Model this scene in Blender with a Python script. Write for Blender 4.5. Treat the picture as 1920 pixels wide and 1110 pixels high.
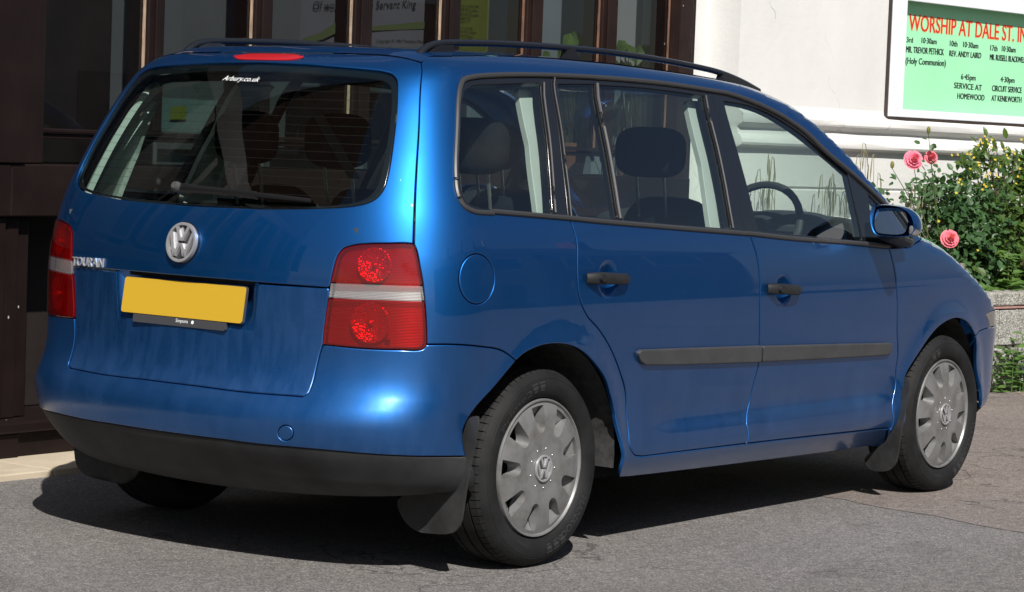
import bpy, bmesh, math, random
import numpy as np
from mathutils import Vector, Matrix, geometry as mgeo

for o in list(bpy.data.objects): bpy.data.objects.remove(o)
R = math.radians
scene = bpy.context.scene
COL = scene.collection
random.seed(7)

# ------------------------------------------------------------------ camera
CAMP = dict(pos=(-6.2185, -5.4094, 1.3282), yaw=0.6478, pitch=-0.0616, roll=0.0379, f=4638.27)
def cam_axes():
    cy, sy = np.cos(CAMP['yaw']), np.sin(CAMP['yaw']); cp, sp = np.cos(CAMP['pitch']), np.sin(CAMP['pitch'])
    f = np.array([cy*cp, sy*cp, sp]); r = np.array([sy, -cy, 0.]); u = np.cross(r, f)
    cr, sr = np.cos(CAMP['roll']), np.sin(CAMP['roll'])
    return f, cr*r+sr*u, -sr*r+cr*u
CF, CR, CU = cam_axes(); CP = np.array(CAMP['pos'])
cam = bpy.data.cameras.new('camera'); camo = bpy.data.objects.new('camera', cam); COL.objects.link(camo)
cam.sensor_width = 36; cam.lens = CAMP['f']/1920*36; cam.clip_end = 2000; cam.clip_start = .05
mw = Matrix.Identity(4)
for i in range(3):
    mw[i][0] = CR[i]; mw[i][1] = CU[i]; mw[i][2] = -CF[i]; mw[i][3] = CP[i]
camo.matrix_world = mw
scene.camera = camo

# ------------------------------------------------------------------ light
TO_SUN = Vector((-.72, -.80, 1.0)).normalized()
world = bpy.data.worlds.new('World'); scene.world = world; world.use_nodes = True
wn = world.node_tree.nodes; wl = world.node_tree.links; wn.clear()
sky = wn.new('ShaderNodeTexSky'); sky.sky_type = 'NISHITA'; sky.sun_disc = False
sky.sun_elevation = math.asin(TO_SUN.z); sky.sun_rotation = math.atan2(TO_SUN.x, TO_SUN.y)
sky.air_density = 1.0; sky.dust_density = 1.2; sky.ozone_density = 1.0
bg = wn.new('ShaderNodeBackground'); bg.inputs['Strength'].default_value = .05
wo = wn.new('ShaderNodeOutputWorld')
# broken fair-weather cloud over the whole sky
tc = wn.new('ShaderNodeTexCoord'); mp = wn.new('ShaderNodeMapping'); mp.inputs['Scale'].default_value = (1.6, 1.6, 4.0)
nz = wn.new('ShaderNodeTexNoise'); nz.inputs['Scale'].default_value = 1.7; nz.inputs['Detail'].default_value = 7; nz.inputs['Roughness'].default_value = .55
cr_ = wn.new('ShaderNodeValToRGB'); cr_.color_ramp.elements[0].position = .52; cr_.color_ramp.elements[1].position = .70
cr_.color_ramp.elements[0].color = (0, 0, 0, 1); cr_.color_ramp.elements[1].color = (.75, .75, .75, 1)
mxw = wn.new('ShaderNodeMix'); mxw.data_type = 'RGBA'
mxw.inputs['B'].default_value = (3.6, 3.75, 4.0, 1)
wl.new(tc.outputs['Generated'], mp.inputs['Vector']); wl.new(mp.outputs['Vector'], nz.inputs['Vector'])
wl.new(nz.outputs['Fac'], cr_.inputs['Fac']); wl.new(cr_.outputs['Color'], mxw.inputs['Factor'])
wl.new(sky.outputs['Color'], mxw.inputs['A']); wl.new(mxw.outputs['Result'], bg.inputs['Color'])
wl.new(bg.outputs['Background'], wo.inputs['Surface'])

sl = bpy.data.lights.new('sun', 'SUN'); sl.energy = 5.0; sl.angle = R(.53); sl.color = (1.0, .965, .91)
so = bpy.data.objects.new('sun', sl); COL.objects.link(so)
so.rotation_euler = (-TO_SUN).to_track_quat('-Z', 'Y').to_euler(); so.location = (-8, -9, 12)

vs = scene.view_settings
vs.view_transform = 'Standard'; vs.look = 'None'; vs.gamma = 1; vs.use_curve_mapping = False
vs.exposure = .35
scene.render.engine = 'CYCLES'
scene.cycles.max_bounces = 12; scene.cycles.transparent_max_bounces = 24

# ------------------------------------------------------------------ view helpers (a traced point becomes a point on a real surface)
def proj(P_):
    d = np.asarray(P_, float)-CP; z = d@CF
    return np.stack([960+CAMP['f']*(d@CR)/z, 555-CAMP['f']*(d@CU)/z], -1)
def ray(x, y): return CF+CR*((x-960)/CAMP['f'])-CU*((y-555)/CAMP['f'])
def at_y(x, y, Y): d = ray(x, y); return CP+d*((Y-CP[1])/d[1])
def at_x(x, y, X): d = ray(x, y); return CP+d*((X-CP[0])/d[0])
def at_z(x, y, Z): d = ray(x, y); return CP+d*((Z-CP[2])/d[2])

# ------------------------------------------------------------------ materials
def mat(name, base=(.5, .5, .5), rough=.5, metal=0., coat=0., coat_rough=.03, spec=.5):
    m = bpy.data.materials.new(name); m.use_nodes = True
    b = m.node_tree.nodes['Principled BSDF']
    b.inputs['Base Color'].default_value = (*base, 1); b.inputs['Roughness'].default_value = rough
    b.inputs['Metallic'].default_value = metal; b.inputs['Coat Weight'].default_value = coat
    b.inputs['Coat Roughness'].default_value = coat_rough
    b.inputs['Specular IOR Level'].default_value = spec
    return m
def N(m, t, **kw):
    n = m.node_tree.nodes.new(t)
    for k, v in kw.items():
        if hasattr(n, k): setattr(n, k, v)
        else: n.inputs[k].default_value = v
    return n
def L(m, a, b): m.node_tree.links.new(a, b)
def bsdf(m): return m.node_tree.nodes['Principled BSDF']
def coords(m, scale=(1, 1, 1)):
    t = N(m, 'ShaderNodeNewGeometry'); mp_ = N(m, 'ShaderNodeMapping'); mp_.inputs['Scale'].default_value = scale
    L(m, t.outputs['Position'], mp_.inputs['Vector']); return mp_.outputs['Vector']
def noise(m, scale, detail=4, rough=.55, vec=None, stretch=(1, 1, 1)):
    n = N(m, 'ShaderNodeTexNoise'); n.inputs['Scale'].default_value = scale; n.inputs['Detail'].default_value = detail; n.inputs['Roughness'].default_value = rough
    L(m, vec or coords(m, stretch), n.inputs['Vector']); return n.outputs['Fac']
def ramp(m, fac, stops):
    r = N(m, 'ShaderNodeValToRGB'); cr = r.color_ramp
    while len(cr.elements) < len(stops): cr.elements.new(.5)
    for e, (p, c) in zip(cr.elements, stops):
        e.position = p; e.color = (*c, 1) if len(c) == 3 else c
    L(m, fac, r.inputs['Fac']); return r.outputs['Color']
def mixc(m, fac, a, b, blend='MIX'):
    x = N(m, 'ShaderNodeMix'); x.data_type = 'RGBA'; x.blend_type = blend
    for s, v in (('Factor', fac), ('A', a), ('B', b)):
        if hasattr(v, 'is_linked') or hasattr(v, 'links'): L(m, v, x.inputs[s])
        else: x.inputs[s].default_value = v if s == 'Factor' else (*v, 1)
    return x.outputs['Result']
def bump(m, h, strength=.3, dist=.01, target=None):
    b = N(m, 'ShaderNodeBump'); b.inputs['Strength'].default_value = strength; b.inputs['Distance'].default_value = dist
    L(m, h, b.inputs['Height']); L(m, b.outputs['Normal'], (target or bsdf(m)).inputs['Normal']); return b
def math_(m, op, a, b=None, clamp=False):
    n = N(m, 'ShaderNodeMath'); n.operation = op; n.use_clamp = clamp
    for i, v in enumerate((a, b)):
        if v is None: continue
        if isinstance(v, (int, float)): n.inputs[i].default_value = v
        else: L(m, v, n.inputs[i])
    return n.outputs[0]
def varied(name, base, rough=.6, amount=.25, scale=6, bscale=80, bstr=.15, bdist=.004, stretch=(1, 1, 1), spec=.5):
    """a plain material with blotchy value variation and a fine relief"""
    m = mat(name, base, rough, spec=spec)
    d = tuple(c*(1-amount) for c in base); l = tuple(min(1, c*(1+amount)) for c in base)
    c = ramp(m, noise(m, scale, 6, .6, stretch=stretch), [(.3, d), (.7, l)]); L(m, c, bsdf(m).inputs['Base Color'])
    if bstr: bump(m, noise(m, bscale, 4, .6, stretch=stretch), bstr, bdist)
    return m

M = {}
# car paint: blue flake base, clear coat, road film towards the sills
def paint(name, dirt=0., drips=False):
    m = mat(name, (.006, .098, .34), .46, 1.0, 1.0, .02)
    z = N(m, 'ShaderNodeSeparateXYZ'); g = N(m, 'ShaderNodeNewGeometry'); L(m, g.outputs['Position'], z.inputs[0])
    f1 = math_(m, 'SUBTRACT', .95, z.outputs['Z']); f1 = math_(m, 'MULTIPLY', f1, 1.15, True)
    n1 = ramp(m, noise(m, 9, 8, .7, stretch=(1, 1, .35)), [(.38, (0, 0, 0)), (.75, (1, 1, 1))])
    n2 = ramp(m, noise(m, 2.2, 3, .5), [(.3, (.25, .25, .25)), (.7, (1, 1, 1))])
    d = math_(m, 'MULTIPLY', math_(m, 'MULTIPLY', n1, n2), f1)
    if drips:   # road film washed into drips along the foot of the tailgate
        dr = ramp(m, noise(m, 26, 5, .6, stretch=(1, 1, .22)), [(.42, (0, 0, 0)), (.56, (1, 1, 1))]); d = math_(m, 'ADD', d, math_(m, 'MULTIPLY', dr, .20))
    d = math_(m, 'ADD', math_(m, 'MULTIPLY', d, .22), math_(m, 'MULTIPLY', f1, .035))
    fl = ramp(m, noise(m, 1500, 2, .5), [(.3, (.006, .092, .30)), (.7, (.010, .130, .43))])
    c = mixc(m, d, fl, (.16, .15, .145))
    ch = N(m, 'ShaderNodeTexVoronoi'); ch.inputs['Scale'].default_value = 26; L(m, coords(m), ch.inputs['Vector'])
    chip = math_(m, 'MULTIPLY', math_(m, 'LESS_THAN', ch.outputs['Distance'], .045), math_(m, 'GREATER_THAN', noise(m, 3.1, 3), .60))
    c = mixc(m, math_(m, 'MULTIPLY', chip, .5), c, (.4, .42, .45)); L(m, c, bsdf(m).inputs['Base Color'])
    L(m, math_(m, 'ADD', math_(m, 'MULTIPLY', d, .4), .46), bsdf(m).inputs['Roughness'])
    film = math_(m, 'MULTIPLY', ramp(m, noise(m, 34, 6, .7), [(.35, (.2, .2, .2)), (.75, (1, 1, 1))]), f1)
    L(m, math_(m, 'ADD', math_(m, 'ADD', math_(m, 'MULTIPLY', d, .5), math_(m, 'MULTIPLY', film, .22)), .012+dirt), bsdf(m).inputs['Coat Roughness'])
    L(m, math_(m, 'SUBTRACT', .96, math_(m, 'MULTIPLY', d, 1.3)), bsdf(m).inputs['Metallic'])
    return m
M['paint'] = paint('blue_metallic_paint'); M['paint_film'] = paint('blue_paint_with_road_film', .13); M['paint_dusty'] = paint('dusty_blue_paint', .22, True)
M['trim'] = varied('black_textured_plastic', (.017, .0175, .019), .5, .35, 14, 500, .12, .002, spec=.3)
M['strip'] = varied('grey_rubbing_strip', (.045, .046, .049), .5, .2, 9, 400, .12, .002)
M['wiper'] = mat('wiper_black', (.008, .008, .009), .35)
M['trim_gloss'] = mat('black_gloss_trim', (.009, .010, .013), .16, coat=.5, coat_rough=.05)
M['seal'] = mat('rubber_seal', (.035, .035, .037), .42)
M['valance'] = varied('grey_black_valance', (.027, .0275, .029), .6, .35, 7, 350, .15, .002, spec=.3)
m = M['flap'] = varied('mud_flap_rubber', (.030, .030, .031), .6, .4, 12, 250, .2, .003, spec=.3)
M['dark'] = mat('underbody_black', (.006, .006, .0065), .9, spec=.2)
M['mirror_glass'] = mat('mirror_glass', (.62, .70, .74), .02, 1.0)
M['chrome'] = mat('badge_chrome', (.50, .50, .51), .32, .6)
M['badge_dark'] = mat('badge_recess', (.10, .105, .115), .3, .7)
m = M['alloy'] = mat('silver_hub_cap', (.30, .30, .30), .45, .35, .25, .25)
c = ramp(m, noise(m, 14, 6, .65), [(.32, (.135, .130, .125)), (.55, (.205, .205, .206))]); L(m, c, bsdf(m).inputs['Base Color'])
M['steel'] = mat('dark_steel_wheel', (.03, .03, .032), .5, .3)
M['tyre'] = varied('tyre_rubber', (.0125, .0125, .013), .7, .4, 10, 160, .25, .002, spec=.2)
M['tyre_tread'] = varied('tyre_tread', (.015, .015, .0155), .75, .4, 20, 240, .3, .002, spec=.2)
M['tyre_text'] = mat('tyre_lettering', (.030, .030, .031), .5)
M['plate'] = mat('yellow_plate', (.53, .325, .024), .42, coat=.3)
M['plate_black'] = mat('plate_holder', (.05, .05, .055), .4)
M['white_print'] = mat('white_print', (.8, .82, .82), .5)
M['fabric'] = varied('charcoal_seat_fabric', (.008, .009, .011), .9, .3, 20, 300, .2, .002, spec=.08)
M['fabric2'] = varied('grey_seat_fabric', (.07, .075, .08), .9, .25, 20, 300, .2, .002, spec=.1)
M['pillar'] = varied('light_grey_pillar_trim', (.36, .38, .37), .7, .06, 8, 300, .1, .001)
M['liner'] = varied('grey_roof_lining', (.20, .21, .21), .9, .08, 8, 300, .1, .001)
M['inner'] = mat('dark_inner_trim', (.022, .023, .025), .7)
def glass(name, tint, refl=1.0, rough=0.0):
    m = bpy.data.materials.new(name); m.use_nodes = True; nt = m.node_tree; nt.nodes.remove(nt.nodes['Principled BSDF'])
    o = nt.nodes['Material Output']
    t = N(m, 'ShaderNodeBsdfTransparent'); t.inputs['Color'].default_value = (*tint, 1)
    g = N(m, 'ShaderNodeBsdfGlossy'); g.inputs['Roughness'].default_value = rough; g.inputs['Color'].default_value = (1, 1, 1, 1)
    # Schlick reflectance of a thin pane, the same from both sides
    ge = N(m, 'ShaderNodeNewGeometry'); dt = N(m, 'ShaderNodeVectorMath'); dt.operation = 'DOT_PRODUCT'
    L(m, ge.outputs['Normal'], dt.inputs[0]); L(m, ge.outputs['Incoming'], dt.inputs[1])
    c1 = math_(m, 'SUBTRACT', 1.0, math_(m, 'ABSOLUTE', dt.outputs['Value']), True); c5 = math_(m, 'POWER', c1, 5.0)
    fm = math_(m, 'MULTIPLY', math_(m, 'ADD', math_(m, 'MULTIPLY', c5, .957), .043), 1.7*refl, True)
    x = N(m, 'ShaderNodeMixShader'); L(m, fm, x.inputs['Fac']); L(m, t.outputs[0], x.inputs[1]); L(m, g.outputs[0], x.inputs[2])
    L(m, x.outputs[0], o.inputs['Surface']); return m
M['glass'] = glass('tinted_car_glass', (.86, .955, .905), 1.35)
M['rear_glass'] = glass('dark_rear_glass', (.64, .76, .70), .8)
M['pane'] = glass('window_pane', (.56, .59, .60), .8)
def lens(name, tint, body, k):
    m = glass(name, tint, .9); nt = m.node_tree; x0 = [n for n in nt.nodes if n.type == 'MIX_SHADER'][0]; tr = [n for n in nt.nodes if n.type == 'BSDF_TRANSPARENT'][0]
    d = N(m, 'ShaderNodeBsdfDiffuse'); d.inputs['Color'].default_value = (*body, 1); t2 = N(m, 'ShaderNodeBsdfTranslucent'); t2.inputs['Color'].default_value = (*body, 1)
    a = N(m, 'ShaderNodeMixShader'); a.inputs[0].default_value = .4; L(m, d.outputs[0], a.inputs[1]); L(m, t2.outputs[0], a.inputs[2])
    b = N(m, 'ShaderNodeMixShader'); b.inputs[0].default_value = k; L(m, tr.outputs[0], b.inputs[1]); L(m, a.outputs[0], b.inputs[2]); L(m, b.outputs[0], x0.inputs[1]); return m
M['lens_red'] = lens('red_lamp_lens', (.85, .012, .014), (.42, .004, .006), .24)
M['lens_clear'] = lens('clear_lamp_lens', (.97, .97, .97), (.75, .75, .76), .22)
m = M['reflector'] = mat('lamp_reflector', (.70, .70, .70), .22, .85)
v = N(m, 'ShaderNodeTexVoronoi'); v.inputs['Scale'].default_value = 120; L(m, coords(m), v.inputs['Vector']); bump(m, v.outputs['Distance'], .7, .005)
m = M['reflector_rib'] = mat('lamp_ribs', (.26, .26, .26), .4, .3)
w = N(m, 'ShaderNodeTexWave'); w.wave_type = 'BANDS'; w.bands_direction = 'Z'; w.inputs['Scale'].default_value = 70; L(m, coords(m), w.inputs['Vector']); bump(m, w.outputs['Fac'], .45, .004)
M['red_plastic'] = mat('red_brake_lens', (.42, .012, .016), .25, coat=.6)
M['plastic_clear'] = mat('clear_indicator', (.20, .195, .19), .15, .3, .5)

# ------------------------------------------------------------------ object helpers
def finish(name, verts, faces, material, parent=None, normals=None, smooth=True, base=None, mats=None, fmat=None):
    me = bpy.data.meshes.new(name); v = [tuple(map(float, p)) for p in verts]
    if base is not None: v = [(p[0]-base[0], p[1]-base[1], p[2]-base[2]) for p in v]
    me.from_pydata(v, [], [tuple(int(i) for i in f) for f in faces])
    for mm in (mats or [material]): me.materials.append(mm)
    if fmat is not None: me.polygons.foreach_set('material_index', list(fmat))
    me.polygons.foreach_set('use_smooth', [bool(smooth)]*len(me.polygons))
    me.update()
    if normals is not None: me.normals_split_custom_set_from_vertices([tuple(map(float, n)) for n in normals])
    o = bpy.data.objects.new(name, me); COL.objects.link(o)
    if base is not None: o.location = base
    if parent: o.parent = parent
    return o
def tag(o, label=None, cat=None, group=None, kind=None):
    if label: o['label'] = label
    if cat: o['category'] = cat
    if group: o['group'] = group
    if kind: o['kind'] = kind
    return o
def empty(name, loc=(0, 0, 0), rz=0, **kw):
    o = bpy.data.objects.new(name, None); COL.objects.link(o); o.location = loc; o.rotation_euler = (0, 0, rz); o.empty_display_size = .1
    return tag(o, **kw)
class MB:
    """collects shapes and links them as one mesh object"""
    def __init__(s): s.v = []; s.f = []; s.m = []
    def add(s, v, f, mi=0):
        n = len(s.v); s.v += [tuple(p) for p in v]; s.f += [tuple(i+n for i in q) for q in f]; s.m += [mi]*len(f)
    def box(s, a, b, mi=0, bev=0.):
        x0, y0, z0 = (min(a[i], b[i]) for i in range(3)); x1, y1, z1 = (max(a[i], b[i]) for i in range(3))
        if bev <= 0:
            v = [(x0, y0, z0), (x1, y0, z0), (x1, y1, z0), (x0, y1, z0), (x0, y0, z1), (x1, y0, z1), (x1, y1, z1), (x0, y1, z1)]
            s.add(v, [(0, 3, 2, 1), (4, 5, 6, 7), (0, 1, 5, 4), (1, 2, 6, 5), (2, 3, 7, 6), (3, 0, 4, 7)], mi)
        else:
            bm = bmesh.new(); bmesh.ops.create_cube(bm, size=1)
            for vv in bm.verts: vv.co = ((vv.co.x+.5)*(x1-x0)+x0, (vv.co.y+.5)*(y1-y0)+y0, (vv.co.z+.5)*(z1-z0)+z0)
            bmesh.ops.bevel(bm, geom=bm.edges[:], offset=bev, segments=2, affect='EDGES', profile=.5)
            s.bm(bm, mi)
    def bm(s, bm, mi=0):
        bm.verts.index_update(); s.add([tuple(v.co) for v in bm.verts], [tuple(v.index for v in f.verts) for f in bm.faces], mi); bm.free()
    def tube(s, pts, r, n=8, mi=0, cap=True, sq=None):
        pts = [np.array(p, float) for p in pts]; k = len(pts); rings = []
        for i, p in enumerate(pts):
            t = pts[min(i+1, k-1)]-pts[max(i-1, 0)]; t = t/np.linalg.norm(t)
            up = np.array([0, 0, 1.]) if abs(t[2]) < .9 else np.array([0, 1., 0])
            a = np.cross(t, up); a /= np.linalg.norm(a); b = np.cross(a, t)
            rr = r[i] if hasattr(r, '__len__') else r
            w, h = (rr, rr) if sq is None else (sq[0]*rr, sq[1]*rr)
            rings.append([p+a*w*math.cos(2*math.pi*j/n+math.pi/n)+b*h*math.sin(2*math.pi*j/n+math.pi/n) for j in range(n)])
        v = [q for rg in rings for q in rg]; f = []
        for i in range(k-1):
            for j in range(n): f.append((i*n+j, i*n+(j+1) % n, (i+1)*n+(j+1) % n, (i+1)*n+j))
        if cap: f += [tuple(range(n-1, -1, -1)), tuple((k-1)*n+j for j in range(n))]
        s.add(v, f, mi)
    def lathe_y(s, prof, cx, cz, n=64, mi=0, close=False):
        """profile of (radius, y) turned about an axis along y"""
        v = []; f = []; k = len(prof)
        for i in range(n):
            a = 2*math.pi*i/n
            for r, y in prof: v.append((cx+r*math.cos(a), y, cz+r*math.sin(a)))
        for i in range(n):
            for j in range(k-1): f.append((i*k+j, i*k+j+1, ((i+1) % n)*k+j+1, ((i+1) % n)*k+j))
        s.add(v, f, mi)
    def prism(s, poly, thick, mi=0):
        """poly: list of 3-D points, extruded by the vector thick"""
        n = len(poly); t = np.array(thick); v = [np.array(p) for p in poly]+[np.array(p)+t for p in poly]
        s.add(v, [tuple(range(n)), tuple(range(2*n-1, n-1, -1))]+[(i, i+n, (i+1) % n+n, (i+1) % n) for i in range(n)], mi)
    def build(s, name, material, parent=None, smooth=False, base=None, recalc=True):
        mats = material if isinstance(material, list) else [material]
        o = finish(name, s.v, s.f, None, parent, None, smooth, base, mats, s.m)
        if recalc:
            bm = bmesh.new(); bm.from_mesh(o.data); bmesh.ops.recalc_face_normals(bm, faces=bm.faces[:]); bm.to_mesh(o.data); bm.free()
        if smooth == 'auto':
            o.data.polygons.foreach_set('use_smooth', [True]*len(o.data.polygons)); o.data.set_sharp_from_angle(angle=R(35))
        return o
_fonts = {}
def text_mesh(body, shear=0., space=1.):
    """letters as flat triangles in the xy plane, size 1 (capital height about .7)"""
    k = (body, shear, space)
    if k in _fonts: return _fonts[k]
    cu = bpy.data.curves.new('t', 'FONT'); cu.body = body; cu.size = 1; cu.shear = shear; cu.space_character = space; cu.resolution_u = 3
    ob = bpy.data.objects.new('t', cu); COL.objects.link(ob)
    dg = bpy.context.evaluated_depsgraph_get(); me = bpy.data.meshes.new_from_object(ob.evaluated_get(dg))
    v = np.array([tuple(p.co) for p in me.vertices])[:, :2]; f = [tuple(p.vertices) for p in me.polygons]
    bpy.data.objects.remove(ob); bpy.data.meshes.remove(me); bpy.data.curves.remove(cu)
    _fonts[k] = (v, f); return v, f
def letters(name, body, origin, ex, ez, width, height, material, parent, thick=.0, shear=0., out=None, space=1.):
    """text laid on a plane: baseline start, unit directions, total width and capital height in metres"""
    v, f = text_mesh(body, shear, space); x0, x1 = v[:, 0].min(), v[:, 0].max()
    sx_ = width/(x1-x0); sz_ = height/.70
    ex = np.array(ex, float); ez = np.array(ez, float); o = np.array(origin, float)
    pts = [o+ex*((p[0]-x0)*sx_)+ez*(p[1]*sz_) for p in v]
    if thick:
        out_ = np.array(out, float)*thick; n = len(pts)
        edges = {}
        for q in f:
            for a, b in zip(q, q[1:]+q[:1]): edges[(a, b)] = 1
        side = [(a, b, b+n, a+n) for (a, b) in edges if (b, a) not in edges]
        return finish(name, [p+out_ for p in pts]+pts, list(f)+side, material, parent, smooth=False)
    return finish(name, pts, f, material, parent, smooth=False)

# ------------------------------------------------------------------ the car body as one smooth surface P(s, z)
class Pchip:
    def __init__(s,pts):
        pts=np.array(pts,float); s.x=pts[:,0]; s.y=pts[:,1]
        h=np.diff(s.x); d=np.diff(s.y)/h; m=np.zeros(len(s.x))
        for i in range(1,len(s.x)-1):
            if d[i-1]*d[i]>0:
                w1=2*h[i]+h[i-1]; w2=h[i]+2*h[i-1]; m[i]=(w1+w2)/(w1/d[i-1]+w2/d[i])
        m[0]=d[0]; m[-1]=d[-1]; s.m=m
    def __call__(s,q):
        q=np.asarray(q,float); i=np.clip(np.searchsorted(s.x,q)-1,0,len(s.x)-2)
        h=s.x[i+1]-s.x[i]; t=(q-s.x[i])/h; tc=np.clip(t,0,1)
        a=s.y[i]; b=s.y[i+1]; ma=s.m[i]*h; mb=s.m[i+1]*h
        v=(2*tc**3-3*tc**2+1)*a+(tc**3-2*tc**2+tc)*ma+(-2*tc**3+3*tc**2)*b+(tc**3-tc**2)*mb
        return v+np.where(t<0,t*ma,0)+np.where(t>1,(t-1)*mb,0)
class Spline:  # natural cubic
    def __init__(s,pts):
        pts=np.array(pts,float); s.x=pts[:,0]; s.y=pts[:,1]; n=len(s.x); h=np.diff(s.x)
        A=np.zeros((n,n)); r=np.zeros(n); A[0,0]=A[-1,-1]=1
        for i in range(1,n-1):
            A[i,i-1]=h[i-1]; A[i,i]=2*(h[i-1]+h[i]); A[i,i+1]=h[i]
            r[i]=6*((s.y[i+1]-s.y[i])/h[i]-(s.y[i]-s.y[i-1])/h[i-1])
        s.M=np.linalg.solve(A,r)
    def __call__(s,q):
        q=np.asarray(q,float); qc=np.clip(q,s.x[0],s.x[-1]); i=np.clip(np.searchsorted(s.x,qc)-1,0,len(s.x)-2)
        h=s.x[i+1]-s.x[i]; a=(s.x[i+1]-qc)/h; b=(qc-s.x[i])/h
        v=a*s.y[i]+b*s.y[i+1]+((a**3-a)*s.M[i]+(b**3-b)*s.M[i+1])*h*h/6
        sl0=(s.y[1]-s.y[0])/(s.x[1]-s.x[0])-(2*s.M[0]+s.M[1])*(s.x[1]-s.x[0])/6
        sl1=(s.y[-1]-s.y[-2])/(s.x[-1]-s.x[-2])+(s.M[-2]+2*s.M[-1])*(s.x[-1]-s.x[-2])/6
        return v+np.where(q<s.x[0],(q-s.x[0])*sl0,0)+np.where(q>s.x[-1],(q-s.x[-1])*sl1,0)
WZ=Spline([(.16,.70),(.22,.775),(.27,.83),(.32,.862),(.365,.8705),(.42,.8705),(.50,.8715),(.60,.880),(.72,.892),(.82,.895),(.92,.889),(1.02,.874),(1.10,.853),(1.2,.817),(1.3,.778),(1.4,.736),(1.5,.690),(1.56,.660),(1.66,.61)])
# roof edge height along x
ZT=Pchip([(-.60,1.555),(-.4,1.588),(-.212,1.597),(.113,1.613),(.389,1.618),(.652,1.617),(.878,1.611),(1.115,1.603),(1.321,1.592),(1.469,1.58),(1.603,1.556),(1.763,1.512),(1.88,1.45),(1.986,1.381),(2.078,1.307),(2.175,1.23),(2.277,1.154),(2.37,1.093),(2.46,1.045),(2.56,1.018),(2.67,.988),(2.78,.946),(2.90,.896),(3.06,.828),(3.2,.765),(3.34,.705),(3.48,.655)])
XF=Pchip([(.15,3.40),(.3,3.53),(.45,3.59),(.6,3.58),(.7,3.54),(.8,3.47),(.9,3.37),(1.0,3.22),(1.1,3.1)])
def W(x,z):
    w=WZ(z)
    w=w-.030*np.maximum(0,(.3-x))**2-.035*np.maximum(0,(x-1.9))**2
    g=np.clip((z-1.05)/.5,0,1)
    w=w-g*.02*np.maximum(0,.2-x)**2
    R=.07; zt=ZT(x); q=np.clip((z-(zt-R))/R,0,.9995)
    w=w-.09*(1-np.sqrt(1-q*q))
    t=np.clip((x-2.9)/(XF(np.minimum(z,1.1))-2.9),0,.97)
    return w*(1-t**3.3)**(1/3.3)
XRZ=Spline([(.16,-.50),(.22,-.635),(.27,-.72),(.32,-.765),(.38,-.812),(.44,-.834),(.49,-.836),(.535,-.817),(.575,-.792),(.63,-.773),(.70,-.765),(.85,-.766),(.95,-.762),(1.05,-.742),(1.12,-.718),(1.2,-.680),(1.3,-.626),(1.4,-.564),(1.48,-.508),(1.54,-.452),(1.575,-.40),(1.592,-.34),(1.602,-.26)])
BOW=Pchip([(.2,.24),(.45,.22),(.6,.21),(1.0,.21),(1.3,.20),(1.5,.17),(1.6,.16)])
YRI=Pchip([(.2,.40),(.35,.38),(.5,.34),(.7,.32),(1.0,.33),(1.15,.29),(1.3,.24),(1.45,.20),(1.55,.18),(1.62,.18)])
def P(s,z):
    s=np.asarray(s,float); sg=np.where(s<0,-1.,1.); s=np.abs(s); z=np.asarray(z,float); s,z=np.broadcast_arrays(s,z)
    xr=XRZ(z); b=BOW(z); dy=YRI(z)
    xg=xr+b*.3+dy*1.05
    yr=W(xg,z)-dy
    x0=xr+b*yr**2; xc=x0+dy*1.05
    # rear
    u=np.clip(s,-1,1)*yr
    Rx=xr+b*u*u; Ry=-u
    # side
    sx=xc+np.maximum(s-2,0); wy=W(sx,z)
    # corner bezier
    t=np.clip(s-1,0,1)
    e=1e-3
    wc=W(xc,z); sl=(W(xc+e,z)-wc)/e   # dW/dx
    k=.60
    p0=(x0,-yr); d0=(2*b*yr, -np.ones_like(yr))
    p3=(xc,-wc); d3=(-np.ones_like(yr), sl)
    L=dy
    p1=(p0[0]+k*L*d0[0],p0[1]+k*L*d0[1]); p2=(p3[0]+k*L*1.05*d3[0],p3[1]+k*L*1.05*d3[1])
    B=lambda i:(1-t)**3*p0[i]+3*(1-t)**2*t*p1[i]+3*(1-t)*t*t*p2[i]+t**3*p3[i]
    X=np.where(s<=1,Rx,np.where(s<2,B(0),sx)); Y=np.where(s<=1,Ry,np.where(s<2,B(1),-wy))
    return np.stack([X,Y*sg,z],-1)
def inv(px,py,s0=2.5,z0=.9):
    q=np.array([s0,z0],float); t=np.array([px,py],float)
    for _ in range(60):
        e=proj(P(*q))-t
        J=np.stack([(proj(P(q[0]+1e-4,q[1]))-proj(P(*q)))/1e-4,(proj(P(q[0],q[1]+1e-4))-proj(P(*q)))/1e-4],-1)
        d=np.linalg.lstsq(J,-e,rcond=None)[0]; d=np.clip(d,-.15,.15); q=q+d
        q[0]=np.clip(q[0],-1,6); q[1]=np.clip(q[1],.15,1.66)
        if abs(e).max()<.05: break
    return q,abs(e).max()

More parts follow.
